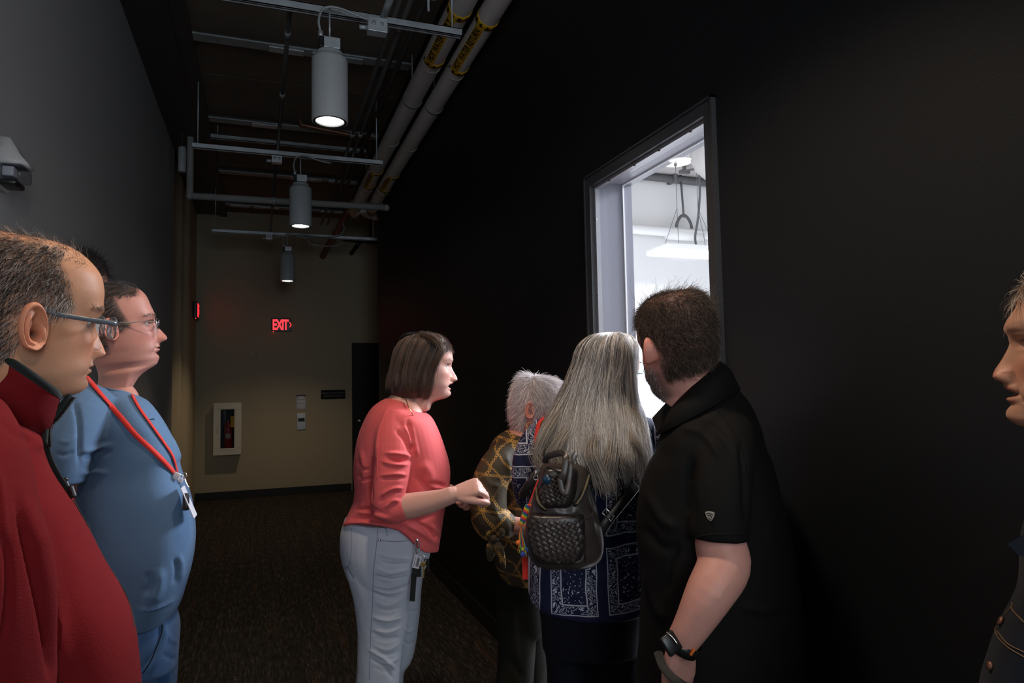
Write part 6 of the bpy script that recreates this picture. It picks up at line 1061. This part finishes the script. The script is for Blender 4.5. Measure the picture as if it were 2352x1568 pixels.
mk('pocket_edge', *tube([at(1512, 1500, 1.40), at(1526, 1535, 1.38), at(1560, 1568, 1.37), at(1600, 1590, 1.38)], .010, 12, 4, flat=.5), 'khaki', tr)
for q in (at(1590, 2200, 1.58), at(1745, 2080, 1.72)): shoe((q[0], q[1], 0), nrm(CF-CR*.6), .29, .105, 'shoe', p6.e)
wt = mk('wristwatch', *slab(at(1541, 1477, 1.362), nrm(at(1562, 1498, 1.355)-at(1538, 1458, 1.362)), CR*.3-UP*.9-CF*.2, .040, .034, .011, .004), 'black_plastic', p6.e)
o_ = at(1541, 1477, 1.362); ex = nrm(at(1562, 1498, 1.355)-at(1538, 1458, 1.362)); mk('watch_edge', *tube([at(1532, 1452, 1.362), at(1546, 1465, 1.356), at(1556, 1479, 1.352)], .0017, 8, 3), 'chrome', wt)
ax_ = nrm(at(1562, 1480, 1.40)-at(1590, 1435, 1.39)); u_ = nrm(np.cross(ax_, CF)); v_ = np.cross(ax_, u_); c_ = at(1576, 1492, 1.40); ringw = lambda o, r: A([c_+ax_*o+u_*r*1.06*math.cos(t_)+v_*r*.9*math.sin(t_) for t_ in np.linspace(0, 6.2832, 40, endpoint=False)])
c_ = at(1568, 1478, 1.398); mk('watch_strap', *loft([ringw(-.012, .0335), ringw(-.012, .0355), ringw(.012, .0345), ringw(.012, .0325)], False), 'black_plastic', wt); mk('orange_band', *slab(at(1590, 1497, 1.365), ax_, u_, .016, .006, .006, .002), 'cord_orange', wt)

# ------------------------------------------------------------------ person at the right edge
SK7 = (.56, .31, .20)
p7 = Person('person in dark denim with pale hair, face in profile at the right edge', (1.02, .58))
p7.head((1.077, .606, 1.541), -60, -3, 0, dict(s=1.0, skin=SK7, mouth_open=.006, nose=.85, nose_w=1.1, fold=.003, k=10, cols=180, brow_c=(.2, .13, .09), brow_a=.4, edit=[(.06, -.010, 0), (-.085, .003, .004), (-.118, .010, .006)], hair_mask=lambda V: smooth01((V[:, 2]-.062-.0*V[:, 1])/.008)+(V[:, 1] < .03)*1., hair_cover=.9, hair_c=(.25, .2, .16)), at(2450, 1120, 1.0), .06)
p7.short_hair('hair', lambda V: smooth01((V[:, 2]-.062)/.008)+(V[:, 1] < .03)*1., 7000, .05, .0004, lambda L: np.stack([.3*np.sign(L[:, 0]), -.8*np.ones(len(L)), -.5*np.ones(len(L))], 1), hairlin((.20, .15, .11), (.50, .43, .36), lambda L: np.full(len(L), .5)), 51, .35, .002, 7, wild=.15); p7.finish_body()
D7 = 1.02
rows = [(1130, 2400, 2540, .16, D7), (1165, 2370, 2590, .24, D7), (1210, 2350, 2590, .24, D7), (1270, 2344, 2600, .25, D7), (1330, 2336, 2610, .26, D7), (1390, 2312, 2615, .26, D7), (1440, 2290, 2610, .26, D7), (1500, 2270, 2610, .26, D7), (1568, 2250, 2610, .26, D7), (1680, 2245, 2615, .26, D7)]
V, Fc = remesh(*loft(sil(rows, 52)), .007, 4); j7 = mk('denim_jacket', folds(V, Fc, [], .003, 14), Fc, 'dark_denim', p7.e); b7 = bvh(j7)
mk('collar_tip', *loft([A([at(2314, 1249, .95), at(2352, 1226, .95), at(2400, 1215, .95), at(2390, 1290, .95), at(2340, 1275, .95)]), A([at(2314, 1249, .955), at(2352, 1226, .955), at(2400, 1215, .96), at(2390, 1290, .96), at(2340, 1275, .955)])]), 'dark_denim', j7, smooth=False)
h, nn = hit(b7, 2303, 1428, .001, D7); mk('copper_button', *disc(h, nn, .007, .004), 'copper', j7); h, nn = hit(b7, 2278, 1530, .001, D7); mk('copper_button', *disc(h, nn, .006, .004), 'copper', j7)
for pts in ([(2284, 1436), (2292, 1462), (2318, 1488), (2352, 1508)], [(2292, 1450), (2315, 1478), (2352, 1497)], [(2326, 1384), (2326, 1400), (2352, 1428)], [(2326, 1390), (2310, 1412)]):
    L, N_ = hitline(b7, pts, .0006, 8, D7); mk('stitching', *tube(L, .0009, 6, 1), 'thread', j7)
hp = [at(2390, 1750, .94), at(2470, 1750, 1.06)]; legs(p7.e, hp, [(h[0], h[1], 0) for h in hp], .09, .075, .06, 'dark_denim', .014, 'trousers', [loft(sil([(1620, 2270, 2600, .26, D7), (1780, 2280, 2590, .26, D7)]))])
for h in hp: shoe((h[0], h[1], 0), nrm(-CR+CF*.5), .28, .1, 'shoe', p7.e)
